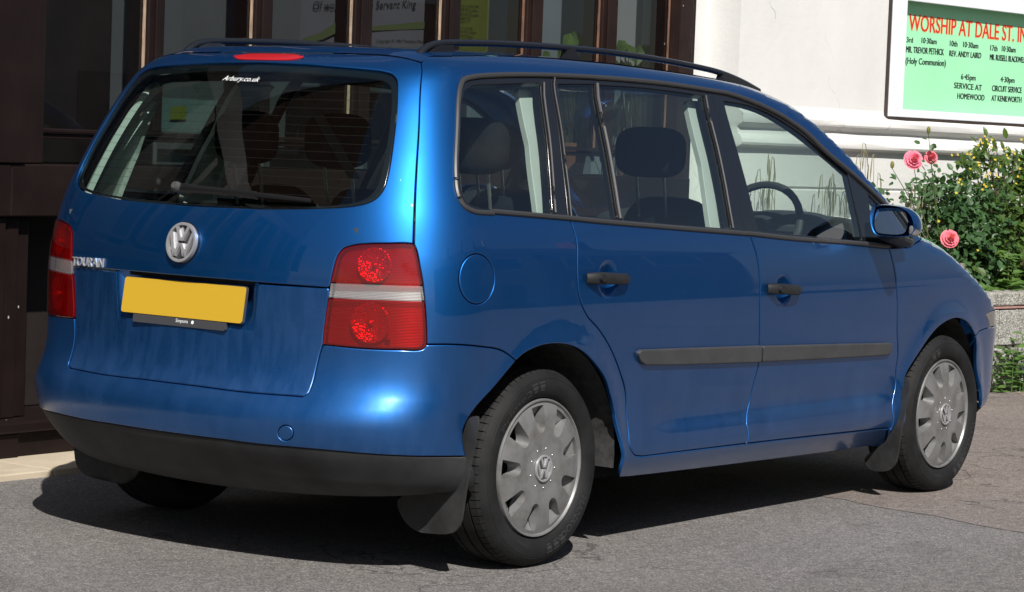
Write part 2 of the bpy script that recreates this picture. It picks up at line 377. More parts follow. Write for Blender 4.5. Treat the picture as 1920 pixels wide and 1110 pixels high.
def sx(x,z):
    """surface parameter s of the side point at length x, height z"""
    lo=P(2.0,z)[0]
    return 2+x-lo
DENTS = []   # (centre s, z, radius s, radius z, depth) pressed into the surface (handle cups)
def dist_arch(s, z, cx, cz): 
    p = P(s, z); return np.hypot(p[..., 0]-cx, p[..., 2]-cz)
def disp(s, z):
    s = np.asarray(s, float); z = np.asarray(z, float); d = np.zeros(np.broadcast(s, z).shape)
    for cs, cz_, rs, rz, dep in DENTS:
        q = ((s-cs)/rs)**2+((z-cz_)/rz)**2
        d = d-dep*np.clip(1-q, 0, 1)**1.4
    # pressed flare round the wheel arches
    for cx in (.0, 2.678):
        r = dist_arch(np.abs(s), z, cx, .33)
        d = d+.012*np.exp(-np.clip((r-.375)/.045, 0, 9)**2)*(np.abs(s) > 1.75)*(z < .8)
    x_ = P(s, z)[..., 0]; sm = lambda a: np.clip(a, 0, 1)**2*(3-2*np.clip(a, 0, 1))
    return d-.012*np.exp(-((z-.435)/.045)**2)*sm((x_-.50)/.25)*sm((2.30-x_)/.2)*(np.abs(s) > 2)
def PP(s, z, off=0.):
    p = P(s, z); n = PN(s, z); return p+n*(disp(s, z)+off)[..., None]
def PN(s, z):
    e = 2e-3
    a = P(s+e, z)-P(s-e, z); b = P(s, np.asarray(z)+e)-P(s, np.asarray(z)-e)
    n = np.cross(a, b); return n/np.maximum(np.linalg.norm(n, axis=-1, keepdims=True), 1e-9)
def PN2(s, z):
    e = 2e-3; f = lambda a, b: P(a, b)+PN(a, b)*disp(a, b)[..., None]
    s = np.asarray(s, float); z = np.asarray(z, float)
    n = np.cross(f(s+e, z)-f(s-e, z), f(s, z+e)-f(s, z-e)); return n/np.maximum(np.linalg.norm(n, axis=-1, keepdims=True), 1e-9)
def m_of(s):
    s = np.asarray(s, float); a = np.abs(s); sg = np.where(s < 0, -1., 1.)
    return sg*np.where(a < 1, .54*a, np.where(a < 2, .54+.48*(a-1), 1.02+(a-2)))
def s_of(m):
    m = np.asarray(m, float); a = np.abs(m); sg = np.where(m < 0, -1., 1.)
    return sg*np.where(a < .54, a/.54, np.where(a < 1.02, 1+(a-.54)/.48, 2+(a-1.02)))
def on_body(pts, s0=None, z0=.9):
    """traced points carried on to the body surface"""
    out = []; 
    if s0 is None: s0 = 1.3 if pts[0][0] < 800 else 2+(pts[0][0]-850)/400
    for q in pts:
        r, e = inv(q[0], q[1], s0, z0)
        if e > .5: r, e = inv(q[0], q[1], 2.6, 1.0)
        s0, z0 = r; out.append(np.array(r))
    return out
def spl(pts, n=5):
    """smooth open curve through points"""
    p = [np.array(q, float) for q in pts]
    if len(p) < 3: return p
    e = [2*p[0]-p[1]]+p+[2*p[-1]-p[-2]]; out = []
    for i in range(1, len(e)-2):
        p0, p1, p2, p3 = e[i-1:i+3]
        t0 = 0; t1 = np.linalg.norm(p1-p0)**.5+1e-6; t2 = t1+np.linalg.norm(p2-p1)**.5+1e-6; t3 = t2+np.linalg.norm(p3-p2)**.5+1e-6
        for k in range(n):
            t = t1+(t2-t1)*k/n
            A1 = (t1-t)/(t1-t0)*p0+(t-t0)/(t1-t0)*p1; A2 = (t2-t)/(t2-t1)*p1+(t-t1)/(t2-t1)*p2; A3 = (t3-t)/(t3-t2)*p2+(t-t2)/(t3-t2)*p3
            B1 = (t2-t)/(t2-t0)*A1+(t-t0)/(t2-t0)*A2; B2 = (t3-t)/(t3-t1)*A2+(t-t1)/(t3-t1)*A3
            out.append((t2-t)/(t2-t1)*B1+(t-t1)/(t2-t1)*B2)
    out.append(p[-1]); return out
def body_curve(pts, **k): return spl(on_body(pts, **k))
def join(*segs):
    out = []
    for sg in segs:
        for q in sg:
            q = np.array(q, float)
            if not out or np.linalg.norm(q-out[-1]) > .004: out.append(q)
    while len(out) > 2 and np.linalg.norm(out[0]-out[-1]) < .004: out.pop()
    return out
def resample(poly, d):
    out = []; n = len(poly)
    for i in range(n):
        a, b = poly[i], poly[(i+1) % n]; k = max(1, int(np.ceil(np.linalg.norm(b-a)/d)))
        out += [a+(b-a)*j/k for j in range(k)]
    return out
def area(poly):
    p = np.array(poly); x, y = p[:, 0], p[:, 1]; return .5*np.sum(x*np.roll(y, -1)-y*np.roll(x, -1))
def inset(poly, d):
    """poly counter-clockwise; positive d moves inwards"""
    p = np.array(poly); a = p-np.roll(p, 1, 0); b = np.roll(p, -1, 0)-p
    a /= np.maximum(np.linalg.norm(a, axis=1, keepdims=True), 1e-9); b /= np.maximum(np.linalg.norm(b, axis=1, keepdims=True), 1e-9)
    na = np.stack([-a[:, 1], a[:, 0]], 1); nb = np.stack([-b[:, 1], b[:, 0]], 1)
    m_ = na+nb; l = np.sum(m_*na, 1, keepdims=True); m_ = m_/np.maximum(l, .5)
    return p+m_*d
def inside(pts, poly):
    pts = np.asarray(pts); poly = np.asarray(poly); c = np.zeros(len(pts), bool); n = len(poly)
    x, y = pts[:, 0], pts[:, 1]
    for i in range(n):
        x1, y1 = poly[i]; x2, y2 = poly[(i+1) % n]
        if y1 == y2: continue
        h = ((y1 > y) != (y2 > y)) & (x < (x2-x1)*(y-y1)/(y2-y1)+x1); c ^= h
    return c
def seg_dist(pts, poly):
    d = np.full(len(pts), 9.)
    for i in range(len(poly)):
        a = poly[i]; b = poly[(i+1) % len(poly)]; ab = b-a; t = np.clip(((pts-a)@ab)/max(ab@ab, 1e-12), 0, 1)
        d = np.minimum(d, np.linalg.norm(pts-(a+t[:, None]*ab), axis=1))
    return d
def triangulate(outer, holes, res, fine=None):
    """flat triangulation with grid points inside; returns points, triangles, loops (index lists)"""
    loops = []; V = []; E_ = []
    for lp in [outer]+holes:
        k = len(V); ids = list(range(k, k+len(lp))); V += [tuple(q) for q in lp]; loops.append(ids)
        E_ += [(ids[i], ids[(i+1) % len(ids)]) for i in range(len(ids))]
    lo = np.min(outer, 0); hi = np.max(outer, 0)
    gx, gy = np.meshgrid(np.arange(lo[0]+res/2, hi[0], res), np.arange(lo[1]+res/2, hi[1], res*.87))
    gx[1::2] += res/2; g = np.stack([gx.ravel(), gy.ravel()], 1)
    if fine:
        for (c, r, rs) in fine:
            fx, fy = np.meshgrid(np.arange(c[0]-r, c[0]+r, rs), np.arange(c[1]-r, c[1]+r, rs)); fx[1::2] += rs/2
            ff = np.stack([fx.ravel(), fy.ravel()], 1); ff = ff[np.linalg.norm(ff-np.array(c), axis=1) < r]
            g = g[np.linalg.norm(g-np.array(c), axis=1) > r+res*.3]; g = np.concatenate([g, ff])
    if len(g):
        ok = inside(g, outer) & (seg_dist(g, np.array(outer)) > res*.38)
        for h in holes: ok &= ~inside(g, h) & (seg_dist(g, np.array(h)) > res*.38)
        V += [tuple(q) for q in g[ok]]
    v, e, f, ov, oe, of = mgeo.delaunay_2d_cdt([Vector(q) for q in V], E_, [], 0, 1e-7, True)
    pts = np.array([tuple(q) for q in v]); back = {}
    for i, src in enumerate(ov):
        for q in src: back[q] = i
    tri = np.array([tuple(q) for q in f]); c = pts[tri].mean(1)
    ok = inside(c, outer)
    for h in holes: ok &= ~inside(c, h)
    tri = tri[ok]
    p = pts[tri]; ar = (p[:, 1, 0]-p[:, 0, 0])*(p[:, 2, 1]-p[:, 0, 1])-(p[:, 1, 1]-p[:, 0, 1])*(p[:, 2, 0]-p[:, 0, 0])
    tri[ar < 0] = tri[ar < 0][:, ::-1]; tri = tri[np.abs(ar) > 1e-10]
    return pts, tri, [[back[i] for i in lp] for lp in loops]
def mirror(o, parent, name=None):
    me = o.data; v = [(p.co.x, -p.co.y, p.co.z) for p in me.vertices]; f = [tuple(reversed(p.vertices)) for p in me.polygons]
    q = finish(name or o.name.split('.')[0], v, f, None, parent, smooth=True, mats=list(me.materials), fmat=[p.material_index for p in me.polygons])
    q.data.polygons.foreach_set('use_smooth', [p.use_smooth for p in me.polygons])
    if me.has_custom_normals:
        ln = np.zeros(len(me.loops)*3); me.corner_normals.foreach_get('vector', ln); ln = ln.reshape(-1, 3); acc = np.zeros((len(v), 3))
        lv = np.zeros(len(me.loops), int); me.loops.foreach_get('vertex_index', lv); acc[lv] = ln
        acc[:, 1] *= -1; q.data.normals_split_custom_set_from_vertices([tuple(n) for n in acc])
    return q
def panel(name, poly, material, parent, holes=(), res=.035, gap=.0022, depth=.014, off=0., fine=None, roll=.0035, edge=.014, both=False):
    """sheet-metal panel: polygon in (s, z) laid on the body surface, rolled edges and returns at its border"""
    def prep(pl):
        q = [np.array([m_of(a[0]), a[1]]) for a in pl]; q = resample(q, edge)
        return q[::-1] if area(q) < 0 else q
    o_ = prep(poly); hs = [prep(h) for h in holes]
    A = [inset(o_, gap+roll)]+[inset(h, -(gap+roll)) for h in hs]; B = [inset(o_, gap)]+[inset(h, -gap) for h in hs]
    fm = [((float(m_of(c[0])), c[1]), r, rs) for c, r, rs in fine] if fine else None
    pts, tri, loops = triangulate(A[0], A[1:], res, fm)
    S, Z = s_of(pts[:, 0]), pts[:, 1]
    V = list(PP(S, Z, off)); NN = list(PN2(S, Z)); F = [tuple(t) for t in tri]
    for li, lp in enumerate(loops):
        b = B[li]; n = len(lp); bs, bz = s_of(b[:, 0]), b[:, 1]; nb = PN2(bs, bz); pb = PP(bs, bz, off)
        pa = np.array([V[i] for i in lp]); out = pb-pa; out -= nb*np.sum(out*nb, 1, keepdims=True); out /= np.maximum(np.linalg.norm(out, axis=1, keepdims=True), 1e-9)
        k = len(V); V += list(pb-nb*.0016); n2 = nb*.65+out*.76; NN += list(n2)
        k2 = len(V); V += list(pb-nb*.0022); NN += list(out)
        k3 = len(V); V += list(pb-nb*depth); NN += list(out)
        for i in range(n):
            j = (i+1) % n; a, a2 = lp[i], lp[j]
            q = [(a, k+i, k+j, a2), (k+i, k2+i, k2+j, k+j), (k2+i, k3+i, k3+j, k2+j)]
            F += [t if li == 0 else t for t in q]
    # orientation of border quads: compare with normals
    Va = np.array(V); Na = np.array(NN); G = []
    for f in F:
        p = Va[list(f)]; nrm = np.cross(p[1]-p[0], p[2]-p[0])
        if len(f) == 4: nrm = nrm+np.cross(p[2]-p[0], p[3]-p[0])
        G.append(f if nrm@Na[list(f)].mean(0) >= 0 else f[::-1])
    o = finish(name, V, G, material, parent, NN)
    if both: mirror(o, parent)
    return o
def sym(half):
    """half outline from the centre top round the right side to the centre bottom -> full outline"""
    return half+[np.array([-q[0], q[1]]) for q in half[::-1] if abs(q[0]) > 1e-6]
def patch(name, fn, nu, nv, material, parent, flip=False):
    """surface fn(u, v) on a grid"""
    U, Vv = np.meshgrid(np.linspace(0, 1, nu), np.linspace(0, 1, nv), indexing='ij'); q = fn(U, Vv).reshape(-1, 3)
    f = []
    for i in range(nu-1):
        for j in range(nv-1):
            a = (i*nv+j, (i+1)*nv+j, (i+1)*nv+j+1, i*nv+j+1); f.append(a[::-1] if flip else a)
    return finish(name, q, f, material, parent)

# ---- outlines of the panels, traced as points and carried on to the body surface ----
def cz(x0,y0,k): return lambda *q: [(x0+a/k,y0+b/k) for a,b in q]
c7=cz(780,60,2.775); c8=cz(1050,400,2.22); c4=cz(540,420,2.92); c5=cz(720,620,2.362); cB=cz(1400,430,2.219); cA=cz(1320,120,2.92); c3=cz(440,60,2.922)
SEAM_TG=[(790,116),(789,160),(786,230),(782,300),(778,380),(775.5,458)]
LAMP_IN=[(775.5,458),(757,456.5),(732,457),(690.7,457.5),(660,461),(642.7,468),(632.5,482),(624,512.5),(618,541.6),(612,581),(606.8,618.6),(604.4,646)]
SEAM_TG2=[(604.4,646),(598,667),(591.4,694),(584.5,721),(577.7,736),(567.4,743)]
SEAM_TG3=[(567.4,743),(540,741),(480,736.6),(420,730),(370,723)]
LAMP_OUT=[(775.5,458),(781,471),(786.6,499),(792.7,533),(796.8,574),(799.6,625.5),(799.6,646)]
LAMP_BOT=[(799.6,646),(793,654),(745,655.6),(677,653),(604.4,646)]
SEAM_BQ=[(799.6,646),(848,646),(899.6,649.5),(934,654.6),(951,663),(964,675)]
ARCH_B=[(964,675),(948.6,690),(919,734),(897,781),(880,820),(868,858)]
ARCH_Q=[(964,675),(982.5,660),(1016,646),(1054.5,644.6),(1084,656),(1114,685.6),(1135,726),(1145.5,768),(1150,823),(1143,861),(1127,899)]
SILL=[(1127,900),(1220,890),(1400,868),(1603,841),(1652,832)]
SEAM_RD=c8((45,30),(70,120),(72,230),(80,340),(110,420),(160,480),(205,550),(250,660),(275,780),(283,900),(290,970),(310,1005),(345,1012))
DOORBOT_R=[(1205,856),(1300,844),(1398,832)]
DOORBOT_F=[(1398,832),(1530,817),(1668,802)]
SEAM_MID=c8((790,90),(820,180),(832,280),(832,400),(830,540),(820,660),(800,780),(782,850),(779,880),(784,910),(775,960))
SEAM_FD=[(1666,464),(1670,475),(1677,506.6),(1681.6,542.6),(1682.5,619),(1681.6,682),(1679.4,718),(1672.6,768),(1668,802)]
BELT_Q=c7((400,943),(600,960),(800,977)); BELT_R=c7((800,977),(1000,997),(1300,1022),(1720,1056)); BELT_F=[(1400,440),(1491,450),(1614.5,459),(1666,464)]
DLO_BACK=c7((400,943),(290,930),(240,893),(214,830),(206,760),(214,500),(222,330),(235,268),(265,240))
DLO_TOP=c7((265,240),(320,230),(500,222),(720,225),(1000,240),(1300,268),(1540,305))+cA((130,160),(300,220),(430,285),(560,375),(680,490),(800,590),(900,680),(1000,775))
DLO_TIP=cA((1000,775),(1080,880),(1140,955),(1120,1005))
SPL_QR=c7((712,226),(740,470),(775,750),(800,977))
SPL_RF=c7((1545,306),(1600,520),(1665,800),(1720,1056))
G_Q=[c7((258,305),(300,277),(400,270),(655,262)),c7((655,262),(690,600),(715,940)),c7((715,940),(480,925),(320,905),(265,870),(240,800),(232,720),(240,500),(258,305))]
G_R1=[c7((745,268),(935,268)),c7((935,268),(1000,640),(1055,970)),c7((1055,970),(822,952)),c7((822,952),(780,560),(745,268))]
G_R2=[c7((960,274),(1150,285),(1300,301),(1502,330)),c7((1502,330),(1580,670),(1645,1020)),c7((1645,1020),(1350,998),(1083,974)),c7((1083,974),(1020,620),(960,274))]
G_F=[cA((115,200),(250,225),(350,262),(480,340),(600,430),(720,530),(795,597)),cA((795,597),(835,780),(870,968)),cA((870,968),(600,940),(305,912)),cA((305,912),(215,560),(115,200))]
G_F2=cA((905,712),(960,770),(985,795),(915,795))
FUEL=(894,523,33,47)
ARCH_F=[(1652,832),(1668,788),(1690,725),(1711,682),(1729,646),(1751,617),(1774,601),(1792,597),(1810,606),(1825.6,629)]
BUMPER_LINE=[(849,856),(720,854),(600,844),(480,833),(420,825)]
MOULD_R=[c8((330,566),(500,560),(828,549)),c8((828,549),(826,618)),c8((826,618),(500,628),(345,630)),c8((345,630),(322,608),(318,578),(330,566))]
MOULD_F=[[(1426.5,648),(1540,645),(1663.6,642)],[(1663.6,642),(1668,646),(1664,662),(1657,665)],[(1657,665),(1540,672),(1424.5,677.5)],[(1424.5,677.5),(1426.5,648)]]
RGLASS=c3((400,178),(700,203),(820,218),(870,238),(890,280),(888,400),(868,600),(843,760),(818,850),(780,903),(720,936),(600,957),(400,966),(160,968))
# ------------------------------------------------------------------ SETTING
def ground_mat(name, dark, light, tint):
    m = mat(name, light, .85, spec=.3)
    v1 = N(m, 'ShaderNodeTexVoronoi'); v1.inputs['Scale'].default_value = 200; L(m, coords(m), v1.inputs['Vector'])
    chips = ramp(m, v1.outputs['Color'], [(.1, dark), (.55, light), (.93, tint)])
    big = ramp(m, noise(m, .9, 5, .6), [(.3, (.78, .77, .76)), (.7, (1.08, 1.06, 1.05))])
    mid = ramp(m, noise(m, 28, 5, .7), [(.3, (.72, .72, .72)), (.7, (1.15, 1.14, 1.13))])
    c = mixc(m, 1.0, mixc(m, 1.0, chips, big, 'MULTIPLY'), mid, 'MULTIPLY')
    sp = ramp(m, noise(m, 260, 2, .5), [(.70, (0, 0, 0)), (.76, (1, 1, 1))]); c = mixc(m, math_(m, 'MULTIPLY', sp, .35), c, (.30, .285, .27))
    st_ = ramp(m, noise(m, 1.7, 6, .65), [(.56, (1, 1, 1)), (.74, (.62, .61, .60))]); c = mixc(m, 1.0, c, st_, 'MULTIPLY')
    ck = N(m, 'ShaderNodeTexVoronoi'); ck.feature = 'DISTANCE_TO_EDGE'; ck.inputs['Scale'].default_value = .55; wv = N(m, 'ShaderNodeVectorMath'); wv.operation = 'ADD'; nn = N(m, 'ShaderNodeTexNoise'); nn.inputs['Scale'].default_value = 2.2; nn.inputs['Detail'].default_value = 6
    L(m, coords(m), nn.inputs['Vector']); L(m, coords(m), wv.inputs[0]); L(m, nn.outputs['Color'], wv.inputs[1]); L(m, wv.outputs[0], ck.inputs['Vector'])
    cr = math_(m, 'MULTIPLY', math_(m, 'LESS_THAN', ck.outputs['Distance'], .004), math_(m, 'GREATER_THAN', noise(m, .8, 2), .50)); c = mixc(m, math_(m, 'MULTIPLY', cr, .55), c, (.03, .028, .027))
    L(m, c, bsdf(m).inputs['Base Color'])
    h = math_(m, 'ADD', v1.outputs['Distance'], math_(m, 'MULTIPLY', noise(m, 70, 4, .7), 1.2)); bump(m, h, .55, .006); return m
M['asphalt'] = ground_mat('grey_asphalt', (.105, .100, .098), (.190, .181, .177), (.34, .325, .312))
M['asphalt2'] = ground_mat('pinkish_worn_asphalt', (.135, .117, .108), (.22, .190, .175), (.35, .31, .285))
mb = MB(); mb.add([(-150, -150, 0), (150, -150, 0), (150, 150, 0), (-150, 150, 0)], [(0, 1, 2, 3)])
tag(mb.build('road', M['asphalt']), kind='structure')
j0, j1 = at_z(1545, 931, 0), at_z(1920, 1000, 0); jd = (j1-j0)/np.linalg.norm(j1-j0)
rng = np.random.RandomState(3)
edge_ = [j0+jd*t+np.array([.012*rng.randn(), 0, 0]) for t in np.linspace(-1.9, 8, 90)]
mb = MB(); pv = [(p[0], p[1], .002) for p in edge_]+[(40, edge_[-1][1], .002), (40, edge_[0][1], .002)]
mb.add(pv, [tuple(range(len(pv)))])
tag(mb.build('pavement', M['asphalt2']), kind='structure')
# cream paving strip along the foot of the building: single slabs with open joints
M['slab'] = varied('cream_paving', (.46, .39, .29), .8, .14, 5, 90, .25, .004)
strip_ = empty('paving_strip', (0, 1.6, 0), kind='structure')
mb = MB(); mb.box((-7.0, .01, -.05), (5.3, .42, .012)); mb.build('mortar_bed', varied('mortar', (.20, .18, .15), .9), strip_)
x_ = -7.0
while x_ < 5.2:
    mb = MB(); dz = random.uniform(-.002, .002); mb.box((x_+.003, 0, -.05), (x_+.597, .085, .026+dz), bev=.005); mb.build('kerb_slab', M['slab'], strip_)
    mb = MB(); mb.box((x_+.003, .091, -.05), (x_+.597, .405, .024+dz), bev=.004); mb.build('paving_slab', M['slab'], strip_); x_ += .6

# ------------------------------------------------------------------ timber window front of the hall
def timber(name, base, worn, amt=.5):
    m = mat(name, base, .5, spec=.22)
    st = (14, 14, .7); g = noise(m, 9, 8, .65, stretch=st)
    c = mixc(m, ramp(m, g, [(.62, (0, 0, 0)), (.80, (amt,)*3)]), ramp(m, noise(m, 4, 5, .6), [(.3, tuple(x*.7 for x in base)), (.7, tuple(x*1.3 for x in base))]), worn)
    sp = N(m, 'ShaderNodeTexVoronoi'); sp.inputs['Scale'].default_value = 22; sp.feature = 'F1'; L(m, coords(m, (1, 1, .6)), sp.inputs['Vector'])
    spk = math_(m, 'MULTIPLY', math_(m, 'LESS_THAN', sp.outputs['Distance'], .085), math_(m, 'GREATER_THAN', noise(m, 5, 3), .60))
    c = mixc(m, spk, c, (.36, .34, .33)); L(m, c, bsdf(m).inputs['Base Color'])
    bump(m, g, .35, .004); return m
M['timber'] = timber('dark_brown_gloss_timber', (.0105, .0058, .0055), (.06, .045, .04), .35)
M['timber2'] = timber('red_brown_timber', (.017, .0085, .007), (.10, .06, .042), .5)
M['bare'] = varied('weathered_bare_timber', (.30, .215, .15), .8, .45, 20, 60, .4, .004, stretch=(6, 6, .6))
M['bare2'] = varied('flaking_brown_timber', (.13, .065, .040), .75, .6, 20, 60, .4, .004, stretch=(6, 6, .6))
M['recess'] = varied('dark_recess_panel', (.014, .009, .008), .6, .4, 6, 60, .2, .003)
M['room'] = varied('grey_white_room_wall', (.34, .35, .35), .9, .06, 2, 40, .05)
front = empty('window_front', (0, 2.05, 0), label='dark brown timber window front of the hall behind the blue car', cat='building')
YF = 2.05
def fbox(name, a, b, m_, bev=.004, par=front):
    mb = MB(); mb.box((a[0], a[1]-YF, a[2]), (b[0], b[1]-YF, b[2]), bev=bev); return mb.build(name, m_, par)
ZT_ = 3.1
mull = [(1.084, 1.186), (1.729, 1.848), (2.391, 2.522), (3.038, 3.173), (3.698, 3.841), (4.352, 4.497)]
for i, (a, b) in enumerate(mull):
    fbox('mullion', (a+.0105, 2.072, 1.30), (b, 2.20, ZT_), M['timber'] if i < 4 else M['timber2'])
    mb = MB(); w_ = (b-a)
    # bead with a moulded front and bare left edge
    mb.box((a-.001, 2.0885-YF, 1.319), (a+.009, 2.1-YF, ZT_), bev=.002); mb.build('weathered_bead', M['bare'] if i < 4 else M['bare2'], front)
    fbox('mullion_bead', (a+.040, 2.058, 1.319), (a+.062, 2.0695, ZT_), M['timber'] if i < 4 else M['timber2'], .003)
    fbox('glazing_bead', (b+.0005, 2.10, 1.33), (b+.012, 2.15, ZT_), M['timber'], .003)
fbox('end_post', (5.02, 2.02, .16), (5.14, 2.22, ZT_), M['timber2']); fbox('end_post', (5.143, 2.045, .16), (5.205, 2.22, ZT_), M['timber'])
fbox('weathered_bead', (5.006, 2.0885, 1.319), (5.0175, 2.10, ZT_), M['bare2'])
# broad corner post at the left with stepped mouldings, further posts out to the left
fbox('corner_post', (-.05, 1.985, 1.178), (.36, 2.25, ZT_), M['timber']); fbox('post_moulding', (.3625, 2.005, 1.178), (.43, 2.25, ZT_), M['timber']); fbox('post_moulding', (.4325, 2.03, 1.178), (.492, 2.25, ZT_), M['timber'])
for k in range(1, 6): fbox('corner_post', (-.05-1.3*k, 1.985, 1.178), (.22-1.3*k, 2.25, ZT_), M['timber'])
for k in range(0, 6): fbox('mullion', (-.70-1.3*k, 2.02, 1.30), (-.60-1.3*k, 2.20, ZT_), M['timber'])
fbox('transom', (.495, 2.055, 1.276), (5.0, 2.20, 1.299), M['timber']); fbox('transom', (.495, 2.04, 1.3015), (5.0, 2.0945, 1.318), M['timber'])
fbox('transom', (-6.6, 2.05, 1.276), (-.055, 2.20, 1.318), M['timber'])
fbox('beam', (-6.6, 1.995, .968), (.30, 2.26, 1.175), M['timber'], .006); fbox('beam', (.303, 1.997, .968), (5.14, 2.26, 1.175), M['timber'], .006)
fbox('post_foot', (-.05, 2.02, .168), (.30, 2.28, .966), M['timber']); fbox('post_moulding', (.3025, 2.04, .168), (.385, 2.28, .966), M['timber']); fbox('post_moulding', (.3875, 2.06, .168), (.455, 2.28, .966), M['timber'])
for k in range(1, 6): fbox('post_foot', (-.05-1.3*k, 2.02, .168), (.25-1.3*k, 2.28, .966), M['timber'])
for x0_, x1_ in ((.458, 1.10), (1.104, 1.75), (1.754, 2.40), (2.404, 3.05), (3.054, 3.70), (3.704, 4.35), (4.354, 5.018), (-6.6, -.055)):
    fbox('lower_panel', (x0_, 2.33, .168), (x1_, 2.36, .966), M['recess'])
fbox('ledge', (-6.6, 1.925, .122), (5.02, 2.40, .166), M['timber'], .008)
fbox('plinth', (-6.6, 1.965, -.05), (5.02, 2.40, .1195), M['timber'], .004); fbox('plinth_block', (-.35, 1.948, -.05), (.33, 1.9635, .1195), M['timber'], .004)
# panes, upper and lower lights
xs = [.492]+[x for ab_ in mull for x in ab_]+[5.0]
for i in range(0, len(xs), 2):
    for z0_, z1_ in ((1.319, ZT_), (1.177, 1.275)):
        xa_, xb_ = xs[i]+.001, (xs[i+1]-.003 if i < 12 else 4.999); mb = MB(); mb.add([(xa_, 2.102-YF, z0_), (xb_, 2.102-YF, z0_), (xb_, 2.102-YF, z1_), (xa_, 2.102-YF, z1_)], [(0, 1, 2, 3)]); mb.build('pane', M['pane'], front)
mb = MB(); mb.add([(-6.6, 2.102-YF, 1.319), (-.055, 2.102-YF, 1.319), (-.055, 2.102-YF, ZT_), (-6.6, 2.102-YF, ZT_)], [(0, 1, 2, 3)]); mb.build('pane', M['pane'], front)
# the room behind
fbox('room_wall', (-6.6, 3.9, 0), (5.3, 3.95, ZT_), M['room'], 0); fbox('room_wall', (5.25, 2.42, 0), (5.30, 3.9, ZT_), M['room'], 0)
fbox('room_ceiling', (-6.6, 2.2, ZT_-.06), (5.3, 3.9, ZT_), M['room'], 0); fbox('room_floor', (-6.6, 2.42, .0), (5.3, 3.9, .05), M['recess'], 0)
fbox('head_beam', (-6.6, 1.98, ZT_), (5.25, 2.42, ZT_+.35), M['timber'], .006)
fbox('sky_block_wall', (-6.6, 2.0, ZT_+.352), (-1.75, 2.6, 7.2), varied('sky_block_matte_brown', (.05, .028, .022), .95, .3, 3, 30, .2, .01, spec=.05), 0); fbox('added_dark_sheet', (-6.5, 2.30, 1.18), (1.10, 2.32, ZT_-.07), M['recess'], 0)  # unseen wall added to block sky reflections; dark sheet added to blacken left panes
fbox('window_board', (-6.6, 2.20, 1.14), (5.24, 2.42, 1.172), M['timber2'], .003)
fbox('room_shade_screen', (1.30, 2.62, 1.173), (3.72, 2.64, ZT_-.07), varied('shaded_room_grey', (.10, .105, .11), .9, .08, 3, 60, .1), 0)  # shade of the dim room is painted into this grey
fbox('room_shade_screen', (3.722, 2.62, 1.173), (5.2, 2.64, ZT_-.07), varied('lit_room_grey', (.19, .22, .25), .9, .08, 3, 60, .1), 0)  # lighter tone paints in the brighter room behind the right panes

# song sheets and notices hanging inside the glass, paper colours darkened for indoor shade
def sheet(name, a, b, y, base, label, cat='poster', rough=.8, group=None):
    m_ = varied(name+'_paper', base, rough, .10, 3, 40, .05)
    mb = MB(); p0 = at_y(*a, y); p1 = at_y(*b, y); K = 9; v = []; f = []
    for j in (0, 1):
        for i in range(K): v.append((p0[0]+(p1[0]-p0[0])*i/(K-1), y+.004*math.sin(i*.9), (p0[2], p1[2])[j]))
    for i in range(K-1): f.append((i, i+1, K+i+1, K+i))
    base_ = ((p0[0]+p1[0])/2, y, min(p0[2], p1[2])); o = finish(name, v+[(x, yy+.0015, z) for x, yy, z in v], f+[tuple(n+2*K for n in q_[::-1]) for q_ in f], m_, None, smooth=True, base=base_)
    o['b'] = 0; del o['b']
    return tag(o, label, cat, group), p0, p1
INK = mat('print_ink', (.012, .012, .014), .7)
def print_on(o, name, body, pa, pb, h_px, y, shear=0, m_=None):
    a = at_y(*pa, y); b = at_y(*pb, y); ez = at_y(pa[0], pa[1]-h_px, y); w_ = np.linalg.norm(b-a); ext = (b-a)/w_
    q_ = letters(name, body, a-np.array(o.location), ext, (0, 0, 1), w_, abs(ez[2]-a[2]), m_ or INK, o, shear=shear); return q_
s1, _, _ = sheet('song_sheet', (567, -60), (852, 100), 2.20, (.125, .12, .135), 'large grey-white song sheet with painted shade reading Of worship and the Servant King in the window')
print_on(s1, 'song_lettering', 'Of worship to the Servant King', (587, 18), (780, 15), 16, 2.193, .18)
print_on(s1, 'copyright_lettering', 'Copyright © 1983 Thankyou Music', (706, 79), (797, 80), 5.5, 2.193)
G_ = mat('green_print', (.085, .105, .04), .8)
mb = MB(); pts_ = [at_y(x, y, 2.1935) for x, y in ((567, 72), (600, 62), (650, 28), (657, 20))]; lo_ = [at_y(x, y, 2.1935) for x, y in ((660, 40), (652, 52), (605, 74), (567, 84))]
mb.add([p_-np.array(s1.location) for p_ in pts_+lo_], [tuple(range(8))]); mb.build('green_swoosh', G_, s1)
mb = MB(); pts_ = [at_y(x, y, 2.1937) for x, y in ((692, 50), (800, 40), (800, 54), (692, 58))]; mb.add([p_-np.array(s1.location) for p_ in pts_], [(0, 1, 2, 3)]); mb.build('green_band', G_, s1)
s2, _, _ = sheet('song_sheet', (852, -60), (915, 100), 2.205, (.115, .13, .022), 'narrow yellow-green song sheet with lines of small print beside the large grey-white one')
for i, (t_, x1_) in enumerate((('', 0), ('hands and His feet', 898), ('speak of sacrifice', 896), ('flung stars into space', 898), ('surrendered', 882), ('', 0), ('how to serve', 886), ('enthrone Him', 892), ('needs to prefer', 887), ("we're serving", 886))):
    if x1_: print_on(s2, 'song_lettering', t_, (x1_-38, 5+8.2*i), (x1_, 5.5+8.2*i), 5, 2.197)
s3, _, _ = sheet('notice', (300, 183), (444, 251), 2.165, (.15, .21, .20), 'pale notice with a yellow block above the transom seen through the rear window')
